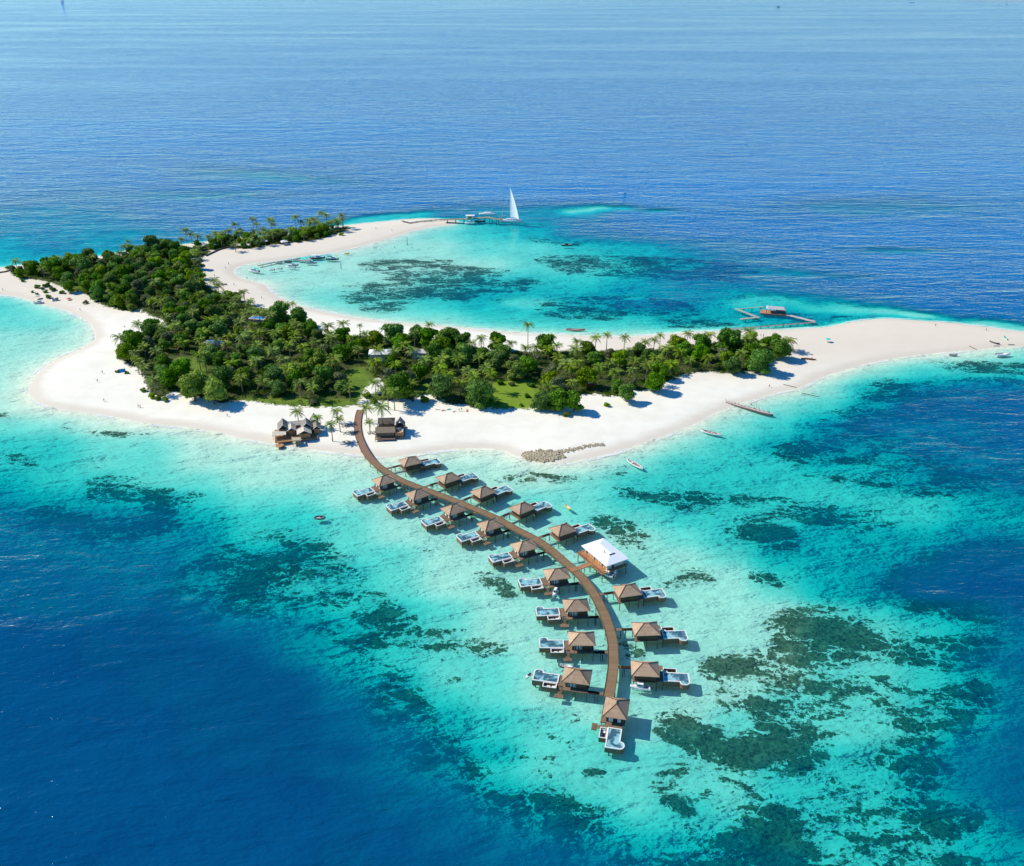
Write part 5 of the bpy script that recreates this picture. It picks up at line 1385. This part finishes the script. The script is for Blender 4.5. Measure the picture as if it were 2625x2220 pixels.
def make_boats():
    M=MATS
    wh=pmat('boat_white',(.82,.82,.80),.3,.04,1,spec=.5); dk=pmat('boat_navy',(.03,.04,.07),.3,.1,1,spec=.5); inn=pmat('boat_inner',(.55,.53,.50),.6,.15,2); wood=pmat('boat_wood',(.45,.36,.30),.7,.25,2)
    red=pmat('boat_red',(.50,.08,.05),.5,.15,2); org=pmat('boat_orange',(.60,.22,.12),.6,.2,2); gry=pmat('boat_grey',(.35,.36,.37),.6,.1,2); tq=pmat('teal_cloth',(.03,.55,.42),.7,.1,2); yel=pmat('yellow_hull',(.80,.60,.05),.4,.1,2)
    lead=M['dark_metal']
    def put(name, label, cat, px, py, deg, group=None, sc=1., z=None):
        p=at(px,py,0) if z is None else on(px,py); return thing(name,label,cat,(p.x,p.y,0 if z is None else p.z+z),R(deg),group,sc)
    def motorboat(px,py,deg,L_,hullm,label,cabin=True,topm=None,name='motorboat',awning=False,group=None,z=None):
        t=put(name,label,'boat',px,py,deg,group,1.,z); B=L_*.30; Hh=.35+L_*.075
        hull_mesh(L_,B,Hh,Hh*.55).build('hull',[hullm,inn,wh],t)
        if cabin:
            c=MB(); x0,x1=-L_*.12,L_*.16; h=Hh+.9+L_*.05
            c.add([(x0,-B*.32,Hh*.5),(x1+.5,-B*.30,Hh*.5),(x1+.5,B*.30,Hh*.5),(x0,B*.32,Hh*.5),(x0,-B*.28,h),(x1,-B*.24,h),(x1,B*.24,h),(x0,B*.28,h)],[(0,1,5,4),(1,2,6,5),(2,3,7,6),(3,0,4,7),(4,5,6,7)])
            cb=c.build('cabin',topm or wh,t)
            g=MB(); g.box(x0+.15,x1-.1,-B*.302,-B*.285,h-.75,h-.25); g.box(x0+.15,x1-.1,B*.285,B*.302,h-.75,h-.25); g.add([(x1+.12,-B*.22,h-.2),(x1+.12,B*.22,h-.2),(x1+.4,B*.24,h-.8),(x1+.4,-B*.24,h-.8)],[(0,3,2,1)]); g.build('window',M['glass_dark'],cb)
        f=MB(); f.add([(L_*.16,-B*.36,Hh*1.02),(L_*.47,-.02,Hh*1.22),(L_*.47,.02,Hh*1.22),(L_*.16,B*.36,Hh*1.02)],[(0,1,2,3)]); f.box(L_*.10,L_*.16,-B*.36,B*.36,Hh*.5,Hh*1.0); f.build('foredeck',wh,t)
        o=MB(); o.box(-L_*.5-.35,-L_*.5+.05,-.22,.22,Hh*.4,Hh+.55); o.build('outboard_motor',lead,t)
        for k in (-.3,-.42):
            s=MB(); s.box(L_*k-.2,L_*k+.2,-B*.36,B*.36,Hh*.56,Hh*.86); s.build('seat',gry if k==-.3 else wh,t)
        if awning:
            a=MB(); a.box(-L_*.42,-L_*.05,-B*.42,B*.42,Hh+1.75,Hh+1.82)
            for x in (-L_*.4,-L_*.07):
                for y in (-B*.38,B*.38): a.bar((x,y,Hh),(x,y,Hh+1.75),.06)
            a.build('awning',awning,t)
        return t
    def openboat(px,py,deg,L_,B,m0,m1,label,name='rowing_boat',thwarts=5,z=None,cargo=None,tipm=None):
        t=put(name,label,'boat',px,py,deg,None,1.,z); Hh=.7
        hull_mesh(L_,B,Hh,.28,.45,.7,True,17).build('hull',[m0,inn,m1],t)
        for k in range(thwarts):
            x=-L_*.34+L_*.68*k/max(1,thwarts-1); w=B*.40*math.sin(PI*(x/L_+.5))**.65
            q=MB(); q.box(x-.16,x+.16,-w,w,.5,.57); q.build('thwart',wood,t)
        if tipm:
            q=MB(); q.add([(L_*.34,-B*.30,Hh*1.2),(L_*.5,0,Hh*1.75),(L_*.34,B*.30,Hh*1.2),(L_*.34,0,Hh*1.3)],[(0,1,3),(3,1,2)]); q.build('prow_deck',tipm,t)
        if cargo:
            for j,(x,y,m) in enumerate(cargo):
                q=MB(); q.blob((x,y,.75),.42,1,.2,(1,1,.7)); q.build('bundle',m,t)
        return t
    # --- sailing yacht at the jetty
    p=at(1311,570,0); t=thing('sailing_yacht','large white sailing yacht under a tall white mainsail at the jetty end','yacht',(p.x,p.y,0),R(-8))
    Ls=20.; hull_mesh(Ls,5.2,2.7,2.5,.12,.7,False,19,.1).build('hull',[wh,wood,wh],t)
    q=MB(); q.add([(-5,-1.5,2.5),(5.5,-1.1,2.5),(5.5,1.1,2.5),(-5,1.5,2.5),(-4.4,-1.2,3.4),(4.6,-.8,3.3),(4.6,.8,3.3),(-4.4,1.2,3.4)],[(0,1,5,4),(1,2,6,5),(2,3,7,6),(3,0,4,7),(4,5,6,7)]); cb=q.build('cabin',wh,t)
    for k,x in enumerate((-2.6,0.,2.2)):
        q=MB(); q.box(x-.6,x+.6,-1.5,-1.25,2.75,3.1); q.build('window',M['glass_dark'],cb)
    q=MB(); q.tube([(-1.2,0,1.7),(-1.2,0,31.5)],[.16,.08],8); q.build('mast',wh,t)
    q=MB(); q.tube([(-1.2,0,4.6),(7.8,-6.6,4.5)],.10,6); q.build('boom',gry,t)
    # belly of the sail
    vs=[]; fs=[]; nu,nv=10,16
    for j in range(nv+1):
        v=j/nv; z=4.9+26.2*v; foot=11.*(1-v)**.92*(1+.10*math.sin(PI*v))
        for i in range(nu+1):
            u=i/nu; vs.append((-1.08+foot*u*.80, -foot*u*.60+.9*math.sin(PI*u)*(1-v), z-.25*u*(1-v)))
    for j in range(nv):
        for i in range(nu): a=j*(nu+1)+i; fs.append((a,a+1,a+nu+2,a+nu+1))
    q=MB(); q.add(vs,fs,True); o=q.build('mainsail',sailcloth(),t); 
    q=MB()
    for e in ((9.6,0,2.2),(-9.5,0,2.)): q.tube([(-1.2,0,31.2),e],.03,4,False)
    for y in (-2.3,2.3): q.tube([(-1.2,0,26),(-1.2,y,1.9)],.03,4,False)
    q.build('rigging',gry,t)
    # smaller yacht with folded sails behind the jetty
    p=at(1250,551,0); t=thing('moored_yacht','low white yacht with bare masts moored behind the jetty','yacht',(p.x,p.y,0),R(-7)); hull_mesh(16,4.2,1.6,1.4,.1,.7).build('hull',[wh,inn,wh],t)
    q=MB(); q.box(-4,3.5,-1.2,1.2,1.4,2.3); q.build('cabin',wh,t)
    for x in (-.5,3.5):
        q=MB(); q.tube([(x,0,1.4),(x,0,9 if x>0 else 6)],.1,6); q.build('mast',wood,t)
    q=MB(); q.tube([(3.4,0,3.2),(-2.5,0,3.0)],.22,6); q.build('furled_sail',wh,t)
    p=at(1288,556,0); t=thing('small_mast_boat','small boat with one thin pale mast at the jetty, left of the yacht','boat',(p.x,p.y,0),R(10)); hull_mesh(6,2,.8,.4).build('hull',[wh,inn,wh],t); q=MB(); q.tube([(0,0,.4),(.4,0,8)],.06,5); q.build('mast',wh,t)
    motorboat(1204,573,178,9,wh,'white cabin cruiser moored at the front of the jetty')
    motorboat(1230,569,5,9.5,dk,'dark hulled motorboat moored right of the cabin cruiser at the jetty')
    # --- lagoon anchorage
    motorboat(651,697,158,10,wh,'white cabin boat lying furthest left in the lagoon anchorage',awning=tq)
    motorboat(695,693,172,5.6,wh,'small open white tender left of a twin tender',cabin=False)
    motorboat(714,690,170,5.6,wh,'small white tender with dark engine, right of its twin',cabin=False)
    motorboat(745,686,165,8,wh,'white open motorboat with red trim in the middle of the anchorage')
    motorboat(757,680,10,4.6,dk,'dark dinghy tucked behind the red trimmed white boat',cabin=False)
    motorboat(713,674.5,178,5.5,inn,'pale boat drawn up at the left part of the landing stage',cabin=False)
    openboat(739,671.5,5,6,1.7,dk,wh,'narrow dark rowing boat at the middle of the landing stage')
    openboat(759,668,8,5,1.5,wh,wh,'pale rowing boat at the right part of the landing stage')
    motorboat(798,675,-4,8.6,gry,'grey motorboat in front of the floating dock',awning=gry)
    motorboat(815,663,10,11.5,dk,'long dark hulled cruiser at the end of the landing stage',awning=wh)
    motorboat(853,666,8,9.5,dk,'dark hulled motorboat anchored apart, right of the dock',awning=dk)
    openboat(889,651,-10,4.2,1.2,yel,wh,'small yellow kayak close to the northern beach','kayak',1)
    openboat(1475,846,-5,12,2.4,org,red,'orange wooden longboat moored off the lagoon beach','longboat',6)
    # --- right side
    openboat(1825,1112,152,10.5,2.5,wh,red,'red and white wooden boat moored below the long pontoon','longboat',5,None,[(1,.3,red),(-1.2,-.3,red),(2.6,0,wood)],red)
    openboat(1627,1192,125,10.5,2.7,wh,wh,'white boat with dark gear moored off the front beach','rowing_boat',4,None,[(.5,.2,lead),(-.6,-.2,lead),(-2.8,0,red)])
    motorboat(2571,911,12,9.5,wh,'white speedboat with dark awning post off the eastern spit',cabin=False,awning=None)
    openboat(2443,911,0,5,1.6,gry,red,'small grey dinghy close to the eastern spit','dinghy',2)
    openboat(2549,880,-50,6,1.4,lead,lead,'dark canoe lying on the eastern sand','canoe',3,z=.1)
    openboat(573,730,-12,5.5,1.7,gry,lead,'dark rowing boat drawn up on the curved lagoon beach','rowing_boat',3,z=.1)
    motorboat(101,778,-2,7,inn,'pale grey motorboat beached at the western waterline',cabin=True,z=None)
    motorboat(1424,1520,250,6.2,wh,'white motorboat below the steps of the sixth left villa')
    motorboat(1642,1765,168,6.5,wh,'white and dark motorboat in front of the outermost right villa')
    motorboat(1452,1711,-12,4.6,dk,'dark dinghy between the eighth and outermost left villas',cabin=False)
    motorboat(1557,1475,140,5.5,wh,'white tender at the left under the white roofed villa')
    motorboat(1577,1474,70,5.,gry,'grey tender at the right under the white roofed villa')
    openboat(1455,1302,-60,4.6,1.2,yel,yel,'yellow kayak floating right of the fourth right villa','kayak',1)
    # sightseeing raft far left of the walk
    t=put('raft','dark inflatable raft floating left of the villas','raft',820,1328,0); q=MB()
    for a in range(1): q.tube([(2.1*math.cos(x),1.2*math.sin(x),.2) for x in np.linspace(0,2*PI,17)],.32,8,False)
    q.build('tube_ring',lead,t); q=MB(); q.prism([(1.9*math.cos(x),1.0*math.sin(x)) for x in np.linspace(0,2*PI,17)[:-1]],.02,.12); q.build('raft_floor',gry,t)
    # water scooter
    t=put('water_scooter','white water scooter floating off the outermost left pool','water scooter',1354,1735,235)
    b=MB(); b.add([(-1.5,-.5,.5),(-1.5,.5,.5),(.4,.52,.55),(1.7,0,.75),(.4,-.52,.55),(-1.5,-.4,-.1),(-1.5,.4,-.1),(.5,.4,-.15),(1.4,0,0),(.5,-.4,-.15)],[(0,4,3,2,1),(0,1,6,5),(1,2,7,6),(2,3,8,7),(3,4,9,8),(4,0,5,9),(5,6,7,8,9)]); b.build('hull',wh,t)
    b=MB(); b.box(-1.3,.1,-.22,.22,.53,.85); b.build('seat',lead,t); b=MB(); b.bar((.3,0,.6),(.15,0,1.15),.14); b.bar((.15,-.4,1.15),(.15,.4,1.15),.07); b.build('handlebar',lead,t)
    # --- long low pontoon with people's gear
    A=at(1861,1030,.5); B=at(1983,1063,.5); d=(B-A); l=d.length; t=thing('long_pontoon','very long narrow wooden pontoon moored aslant from the eastern beach','pontoon',(A.x,A.y,0),math.atan2(d.y,d.x))
    q=MB(); poly=[(0,-.9),(l*.25,-1.15),(l*.8,-1.25),(l*.93,-.9),(l,-.1),(l*.93,.9),(l*.8,1.25),(l*.25,1.15),(0,.9)]
    q.prism(poly,-.3,.62); q.build('hull',pmat('pontoon_side',(.16,.12,.10),.8,.3,2),t)
    q=MB(); q.prism([(x*.985+.1,y*.92) for x,y in poly],.623,.72); q.build('deck',MATS['pale_planks'],t)
    q=MB(); q.tube([(0,.8,.5),(-.8,.9,1.6),(-.6,.9,2.)],[.2,.15,.1],6); q.build('prow_post',wood,t)
    for x in (l*.62,l*.86,l*.9):
        q=MB(); q.tube([(x,1.,.7),(x,1.,3.6 if x<l*.87 else 3.)],.06,5); q.build('pole',lead,t)
    rr=random.Random(3)
    for k in range(18):
        x=rr.uniform(l*.05,l*.95); q=MB(); q.blob((x,rr.uniform(.1,.8),.9),rr.uniform(.2,.38),1,.25,(1.2,.8,.7)); q.build('bundle',(wood,lead,red,gry)[k%4],t)
    # --- far boats near the horizon
    for (px,py,deg,s,kind,lab) in ((160,7,0,2.6,'sail','white sailing boat on the horizon at the far left'),(2333,6,0,2.2,'motor','left one of two tiny white boats close together on the far sea'),(2341,6,0,2.2,'motor','right one of two tiny white boats close together on the far sea'),
        (1995,18,0,2.,'dark','tiny dark boat on the far sea'),(2580,11,0,1.8,'wake','tiny white boat with a wake at the far right'),(1602,494,0,.28,'wake','white skiff leaving a small wake beyond the lagoon'),(1453,630,0,.8,'dark','dark inflatable on the open side of the lagoon')):
        p=at(px,py,0); t=thing('distant_boat',lab,'boat',(p.x,p.y,0),R(deg),None,s)
        hull_mesh(11,3.2,1.3,.8).build('hull',[dk if kind=='dark' else wh,inn,wh],t)
        q=MB(); q.box(-2,1.5,-.9,.9,.8,2.6); q.build('cabin',dk if kind=='dark' else wh,t)
        if kind=='sail':
            q=MB(); q.tube([(0,0,.5),(0,0,17)],.15,6); q.build('mast',wh,t); q=MB(); q.add([(.2,0,2.4),(6,.3,2.4),(.2,0,16),(-.6,0,2.2),(-5.5,.3,1.6),(-.2,0,14)],[(0,1,2),(3,5,4)]); q.build('sail',bpy.data.materials['sailcloth'],t)
        if kind=='wake':
            q=MB(); q.add([(-5.5,-.6,.06),(-5.5,.6,.06),(-24,2.6,.03),(-24,-2.6,.03)],[(0,1,2,3)]); q.build('wake',wh,t)
    # sand cay on the horizon
    c=at(2620,3.0,0); t=MB(); pts=[]
    for k in range(24):
        a=2*PI*k/24; pts.append((520*math.cos(a)*(1+.1*math.sin(3*a)),75*math.sin(a)))
    t.prism(pts,-1,.8); t.prism([(x*.97,y*.5) for x,y in pts],.803,1.8); o=t.build('far_sandbank',pmat('far_sand',(.66,.58,.48),.9,.1,.01),None,(c.x+0,c.y,0)); tag(o,kind='structure')
# ------------------------------------------------------------------ people, parasols, small things on the beach
def person_mesh(pose):
    """one continuous body grown over a skeleton"""
    if pose=='stand': J=dict(pel=(0,0,.95),ch=(0,0,1.35),nk=(0,0,1.50),hd=(0,.02,1.60),tp=(0,.02,1.74),ls=(-.19,0,1.42),le=(-.25,.02,1.12),lh=(-.27,.10,.86),rs=(.19,0,1.42),re=(.25,.02,1.12),rh=(.27,.10,.86),lk=(-.10,.02,.50),lf=(-.11,0,.08),lt=(-.12,.16,.04),rk=(.10,.02,.50),rf=(.11,0,.08),rt=(.12,.16,.04))
    elif pose=='walk': J=dict(pel=(0,0,.94),ch=(0,.05,1.34),nk=(0,.07,1.49),hd=(0,.10,1.60),tp=(0,.10,1.73),ls=(-.19,.04,1.41),le=(-.25,-.12,1.14),lh=(-.25,-.14,.88),rs=(.19,.04,1.41),re=(.25,.2,1.15),rh=(.22,.38,1.02),lk=(-.10,.22,.52),lf=(-.10,.30,.09),lt=(-.10,.46,.05),rk=(.10,-.06,.48),rf=(.10,-.36,.16),rt=(.10,-.26,.04))
    else: J=dict(pel=(0,0,.20),ch=(0,-.10,.60),nk=(0,-.10,.75),hd=(0,-.07,.86),tp=(0,-.07,1.0),ls=(-.19,-.1,.66),le=(-.28,-.18,.40),lh=(-.28,-.32,.12),rs=(.19,-.1,.66),re=(.27,.08,.46),rh=(.14,.32,.46),lk=(-.14,.42,.45),lf=(-.14,.72,.09),lt=(-.14,.87,.06),rk=(.14,.42,.45),rf=(.14,.72,.09),rt=(.14,.87,.06))
    rad=dict(pel=.155,ch=.165,nk=.06,hd=.10,tp=.085,ls=.065,le=.045,lh=.035,rs=.065,re=.045,rh=.035,lk=.065,lf=.045,lt=.035,rk=.065,rf=.045,rt=.035)
    names=list(J); E=[('pel','ch'),('ch','nk'),('nk','hd'),('hd','tp'),('ch','ls'),('ls','le'),('le','lh'),('ch','rs'),('rs','re'),('re','rh'),('pel','lk'),('lk','lf'),('lf','lt'),('pel','rk'),('rk','rf'),('rf','rt')]
    me=bpy.data.meshes.new('skel'); me.from_pydata([J[n] for n in names],[(names.index(a),names.index(b)) for a,b in E],[])
    o=bpy.data.objects.new('skel',me); COL.objects.link(o)
    o.modifiers.new('s','SKIN'); sub=o.modifiers.new('u','SUBSURF'); sub.levels=1
    for i,n in enumerate(names):
        v=me.skin_vertices[0].data[i]; v.radius=(rad[n],rad[n]*(.75 if n in('pel','ch') else 1)); v.use_root=(n=='pel')
    dg=bpy.context.evaluated_depsgraph_get(); dg.update()
    out=bpy.data.meshes.new_from_object(o.evaluated_get(dg)); bpy.data.objects.remove(o); out.name='body'
    return out, J
def make_people():
    skin=pmat('skin',(.36,.20,.13),.6,.1,4); hairm=pmat('hair',(.03,.02,.015),.8,.2,4)
    cl={n:pmat('cloth_'+n,c,.8,.15,4) for n,c in dict(red=(.55,.05,.05),blue=(.05,.12,.35),dark=(.04,.04,.05),white=(.75,.75,.72),orange=(.6,.22,.06),green=(.08,.3,.15),teal=(.04,.35,.38)).items()}
    bodies={}
    for pose in ('stand','walk','sit'):
        me,J=person_mesh(pose); me.materials.clear(); me.materials.append(skin)
        for p in me.polygons: p.use_smooth=True
        bodies[pose]=(me,J)
    def garment(pose,J,c1,c2):
        t=MB(); a=Vector(J['pel']); b=Vector(J['ch']); n=Vector(J['nk'])
        up=(b-a).normalized()
        t.tube([a-up*.02,a+(b-a)*.5,b,b+(n-b)*.75],[.205,.185,.215,.10],10)
        for s in 'lr': t.tube([J[s+'s'],Vector(J[s+'s']).lerp(Vector(J[s+'e']),.6)],[.095,.075],8)
        t2=MB()
        for s in 'lr': t2.tube([a+up*.02,Vector(a).lerp(Vector(J[s+'k']),.45),Vector(J[s+'k'])],[.15,.125,.095],8)
        return t,t2
    def person(px,py,pose,top,bot,label,deg=0,inwater=False,z=None):
        p=at(px,py,0) if inwater else on(px,py)
        if inwater: p.z=-.75
        if z is not None: p.z=z
        t=thing('person',label,'person',p,R(deg)); me,J=bodies[pose]
        o=bpy.data.objects.new('body',me); link(o,t)
        a,b=garment(pose,J,top,bot); a.build('shirt',cl[top],t); b.build('shorts',cl[bot],t)
        h=MB(); h.blob((J['tp'][0],J['tp'][1]-.03,J['tp'][2]-.03),.115,1,.03,(1,1.05,.85)); h.build('hair',hairm,t)
        return t
    P=person
    P(263,957,'stand','dark','dark','person standing in dark clothes, uppermost on the wide western beach',30); P(250,979,'walk','dark','blue','person walking in blue shorts left of the wood on the western beach',200)
    P(267,1029,'stand','blue','dark','person alone on the lower western beach',90); P(355,1044,'walk','red','dark','left one of two people in red near the south western corner',100); P(360,1045,'stand','red','red','right one of two people in red near the south western corner',90)
    P(583,1068,'walk','dark','red','person walking alone on the sand left of the thatched house',60); P(319,838,'sit','red','dark','person sitting on the sand by the western inlet',40); P(284,867,'walk','blue','white','person crouched walking near the western inlet',-60)
    P(586,678,'stand','dark','dark','upper one of two people on the northern end of the curved lagoon beach',10); P(578,688,'walk','orange','dark','lower one of two people on the northern end of the curved lagoon beach',120); P(550,709,'stand','blue','dark','person near the grey tree at the curved lagoon beach',0)
    P(600,732,'walk','dark','green','person halfway down the curved lagoon beach',-40); P(671,766,'stand','blue','blue','person near the water on the curved lagoon beach',0); P(834,837,'stand','dark','red','left one of three people on the lagoon beach by the wood',20)
    P(846,838,'sit','dark','dark','middle seated one of three people on the lagoon beach by the wood',60); P(867,845,'walk','red','dark','right one of three people on the lagoon beach by the wood',-80); P(8,745,'stand','dark','blue','person on the far western sand near the frame edge',0)
    P(206,797,'walk','dark','white','person walking at the western inner bay',30); P(2398,836,'stand','dark','dark','person standing alone in the middle of the eastern spit',0); P(2528,848,'walk','red','dark','person walking by the far water of the eastern spit',80)
    P(1950,863,'stand','red','white','left one of a pair on the sand behind the eastern clump',0); P(1957,863,'stand','dark','dark','right one of a pair on the sand behind the eastern clump',0)
    P(1183,1053,'stand','red','white','person in red on the shaded sand left of the meadow',20); P(1177,1055,'stand','teal','white','person in teal beside the one in red left of the meadow',20)
    P(1088,571,'stand','dark','dark','person at the left end of the walk on the northern spit',0); P(1101,569,'walk','dark','blue','middle person on the northern spit walk',90); P(1107,569,'stand','orange','dark','right person on the northern spit walk',0)
    P(633,713,'stand','dark','red','bather standing at the inner end of the lagoon',0,True); P(974,641,'stand','red','dark','bather in red in the northern lagoon shallows',0,True); P(1012,634,'stand','dark','dark','bather off the middle of the northern spit',0,True)
    P(1056,636,'stand','dark','red','bather beside the dark marker post',0,True); P(893,650,'sit','dark','dark','person sitting in the small yellow kayak',0,True,.15); P(822,1327,'sit','dark','dark','person sitting in the dark inflatable raft',0,True,.15)
    P(1925,1042,'sit','dark','dark','person sitting in the middle of the long wooden pontoon',0,True,.72); P(1945,1052,'sit','white','dark','person seated towards the outer end of the long pontoon',0,True,.72)
    P(1005,592,'walk','orange','dark','person strolling on the middle of the northern spit',0); P(964,588,'stand','dark','dark','person at the seaward side of the northern spit',0)
    P(2122,878,'sit','dark','dark','person sitting under the teal parasol',0); P(1972,993,'stand','red','dark','person in red standing in the shade below the south east corner tree',0)
    # parasols, tents, loungers
    def parasol(px,py,m,label,h=2.3,r=1.7,tilt=0.):
        t=thing('parasol',label,'parasol',on(px,py),0); t.rotation_euler=(0,tilt,0)
        q=MB(); q.tube([(0,0,-.2),(0,0,h+.3)],.035,6); q.build('pole',MATS['white'],t)
        q=MB(); n=8; top=[(0,0,h+.25)]; rim=[(r*math.cos(2*PI*k/n),r*math.sin(2*PI*k/n),h-.3) for k in range(n)]; mid=[(r*.6*math.cos(2*PI*k/n),r*.6*math.sin(2*PI*k/n),h+.03) for k in range(n)]
        q.add(top+mid+rim,[(0,1+k,1+(k+1)%n) for k in range(n)]+[(1+k,9+k,9+(k+1)%n,1+(k+1)%n) for k in range(n)]); o=q.build('canopy',m,t); s=o.modifiers.new('s','SOLIDIFY'); s.thickness=.03
    teal=MATS['teal_cloth']; parasol(2121,877,teal,'teal parasol standing alone on the eastern sand'); parasol(2574,869,teal,'teal parasol tipped over by the far eastern spit',1.2,2.0,1.1)
    parasol(177,769,MATS['boat_red'],'red parasol low on the western sand',1.3,1.7); parasol(97,766,MATS['grey_thatch'],'grey thatched parasol next to the beached boat',2.2,2.2)
    for (px,py,m,lab) in ((313,953,'blue_tent','blue tent at the foot of the trees on the western beach'),(142,771,'boat_grey','pale grey tent between small shrubs on the western sand')):
        t=thing('tent',lab,'tent',on(px,py),R(20)); q=MB(); vs=[]; 
        gable(-1.8,1.8,-1.3,1.3,.05,1.7).build('canvas',MATS[m],t); q.add([(1.7,-1.2,.05),(1.7,1.2,.05),(1.7,0,1.6)],[(0,1,2)]); q.build('door_flap',MATS['white'],t)
    for (px,py,deg,lab) in ((2554,887,0,'dark beach mat below the dark canoe'),(2592,884,0,'brown log pieces right of the dark beach mat')):
        q=MB(); q.box(-1.8,1.8,-.4,.4,.05,.3) ; o=q.build('beach_mat' if 'mat below' in lab else 'log_pieces',MATS['boat_grey'] if 'mat below' in lab else MATS['driftwood'],None,on(px,py),R(deg)); tag(o,lab,'mat' if 'mat below' in lab else 'log')
    for k,(px,py) in enumerate(((1120,1050),(1136,1053),(1150,1050),(1163,1055),(1197,1054),(1100,1045))):
        t=thing('sun_lounger','wooden sun lounger in the tree shade on the front beach','sun lounger',on(px,py),R(20*k),'sun loungers in the shade')
        q=MB(); q.box(-1,.4,-.35,.35,.28,.36); q.add([(.4,-.35,.3),(1.0,-.35,.75),(1.0,.35,.75),(.4,.35,.3)],[(0,1,2,3)]); q.build('seat',MATS[('white','boat_orange','teal_cloth')[k%3]],t)
        for x in (-.85,.3):
            for y in (-.3,.3):
                l=MB(); l.bar((x,y,-.1),(x,y,.28),.07); l.build('leg',MATS['stilt'],t)
# ------------------------------------------------------------------ camera, sun, sky
def setup():
    cam = bpy.data.cameras.new('camera'); co = bpy.data.objects.new('camera', cam); COL.objects.link(co)
    cam.sensor_width = 36; cam.lens = F/2625*36; cam.clip_start = 1; cam.clip_end = 300000
    co.location = (0,0,H); co.rotation_euler = (PI/2-PITCH,0,0)
    SC.camera = co
    el = R(42); d = Vector((-.965, .26, 0)).normalized()
    to = Vector((d.x*math.cos(el), d.y*math.cos(el), math.sin(el)))
    s = bpy.data.lights.new('sun','SUN'); s.energy = 5; s.angle = R(.53); s.color = (1,.945,.80)
    so = bpy.data.objects.new('sun', s); COL.objects.link(so); so.rotation_euler = to.to_track_quat('Z','Y').to_euler()
    w = bpy.data.worlds.new('World'); SC.world = w; w.use_nodes = True
    nt = w.node_tree; nt.nodes.clear()
    sk = nt.nodes.new('ShaderNodeTexSky'); sk.sky_type = 'NISHITA'; sk.sun_disc = False; sk.sun_elevation = el
    sk.sun_rotation = math.atan2(to.x, to.y)
    sk.air_density = 1.0; sk.dust_density = .02; sk.ozone_density = 4.0
    bg = nt.nodes.new('ShaderNodeBackground'); bg.inputs[1].default_value = .125
    o = nt.nodes.new('ShaderNodeOutputWorld'); hs = nt.nodes.new('ShaderNodeHueSaturation'); hs.inputs['Saturation'].default_value = 1.3; hs.inputs['Hue'].default_value = .497; nt.links.new(sk.outputs[0], hs.inputs['Color']); tn = nt.nodes.new('ShaderNodeMix'); tn.data_type = 'RGBA'; tn.blend_type = 'MULTIPLY'; tn.inputs[0].default_value = 1; tn.inputs[7].default_value = (.65,.95,1.16,1); nt.links.new(hs.outputs[0], tn.inputs[6]); nt.links.new(tn.outputs[2], bg.inputs[0]); nt.links.new(bg.outputs[0], o.inputs[0])
    SC.view_settings.view_transform = 'Standard'; SC.view_settings.look = 'None'; SC.view_settings.exposure = .18; SC.view_settings.gamma = 1
    SC.cycles.max_bounces = 5; SC.cycles.transparent_max_bounces = 12; SC.cycles.diffuse_bounces = 2; SC.cycles.glossy_bounces = 2
    SC.cycles.use_denoising = True
    SC.cycles.sample_clamp_indirect = 3
pmat('dark_metal', (.05,.05,.055), .5, .2, 3); pmat('rubber', (.02,.02,.02), .8)
pmat('blue_tent', (.03,.22,.55), .6, .1, 2); MATS['blue_tile'] = None
build_ground()
make_trees()
make_villas()
MATS['blue_tile'] = poolwater('blue_tile', (.04,.20,.50), (.10,.38,.65))
make_white_villa()
make_houses()
make_piers()
make_boats()
make_people()
setup()
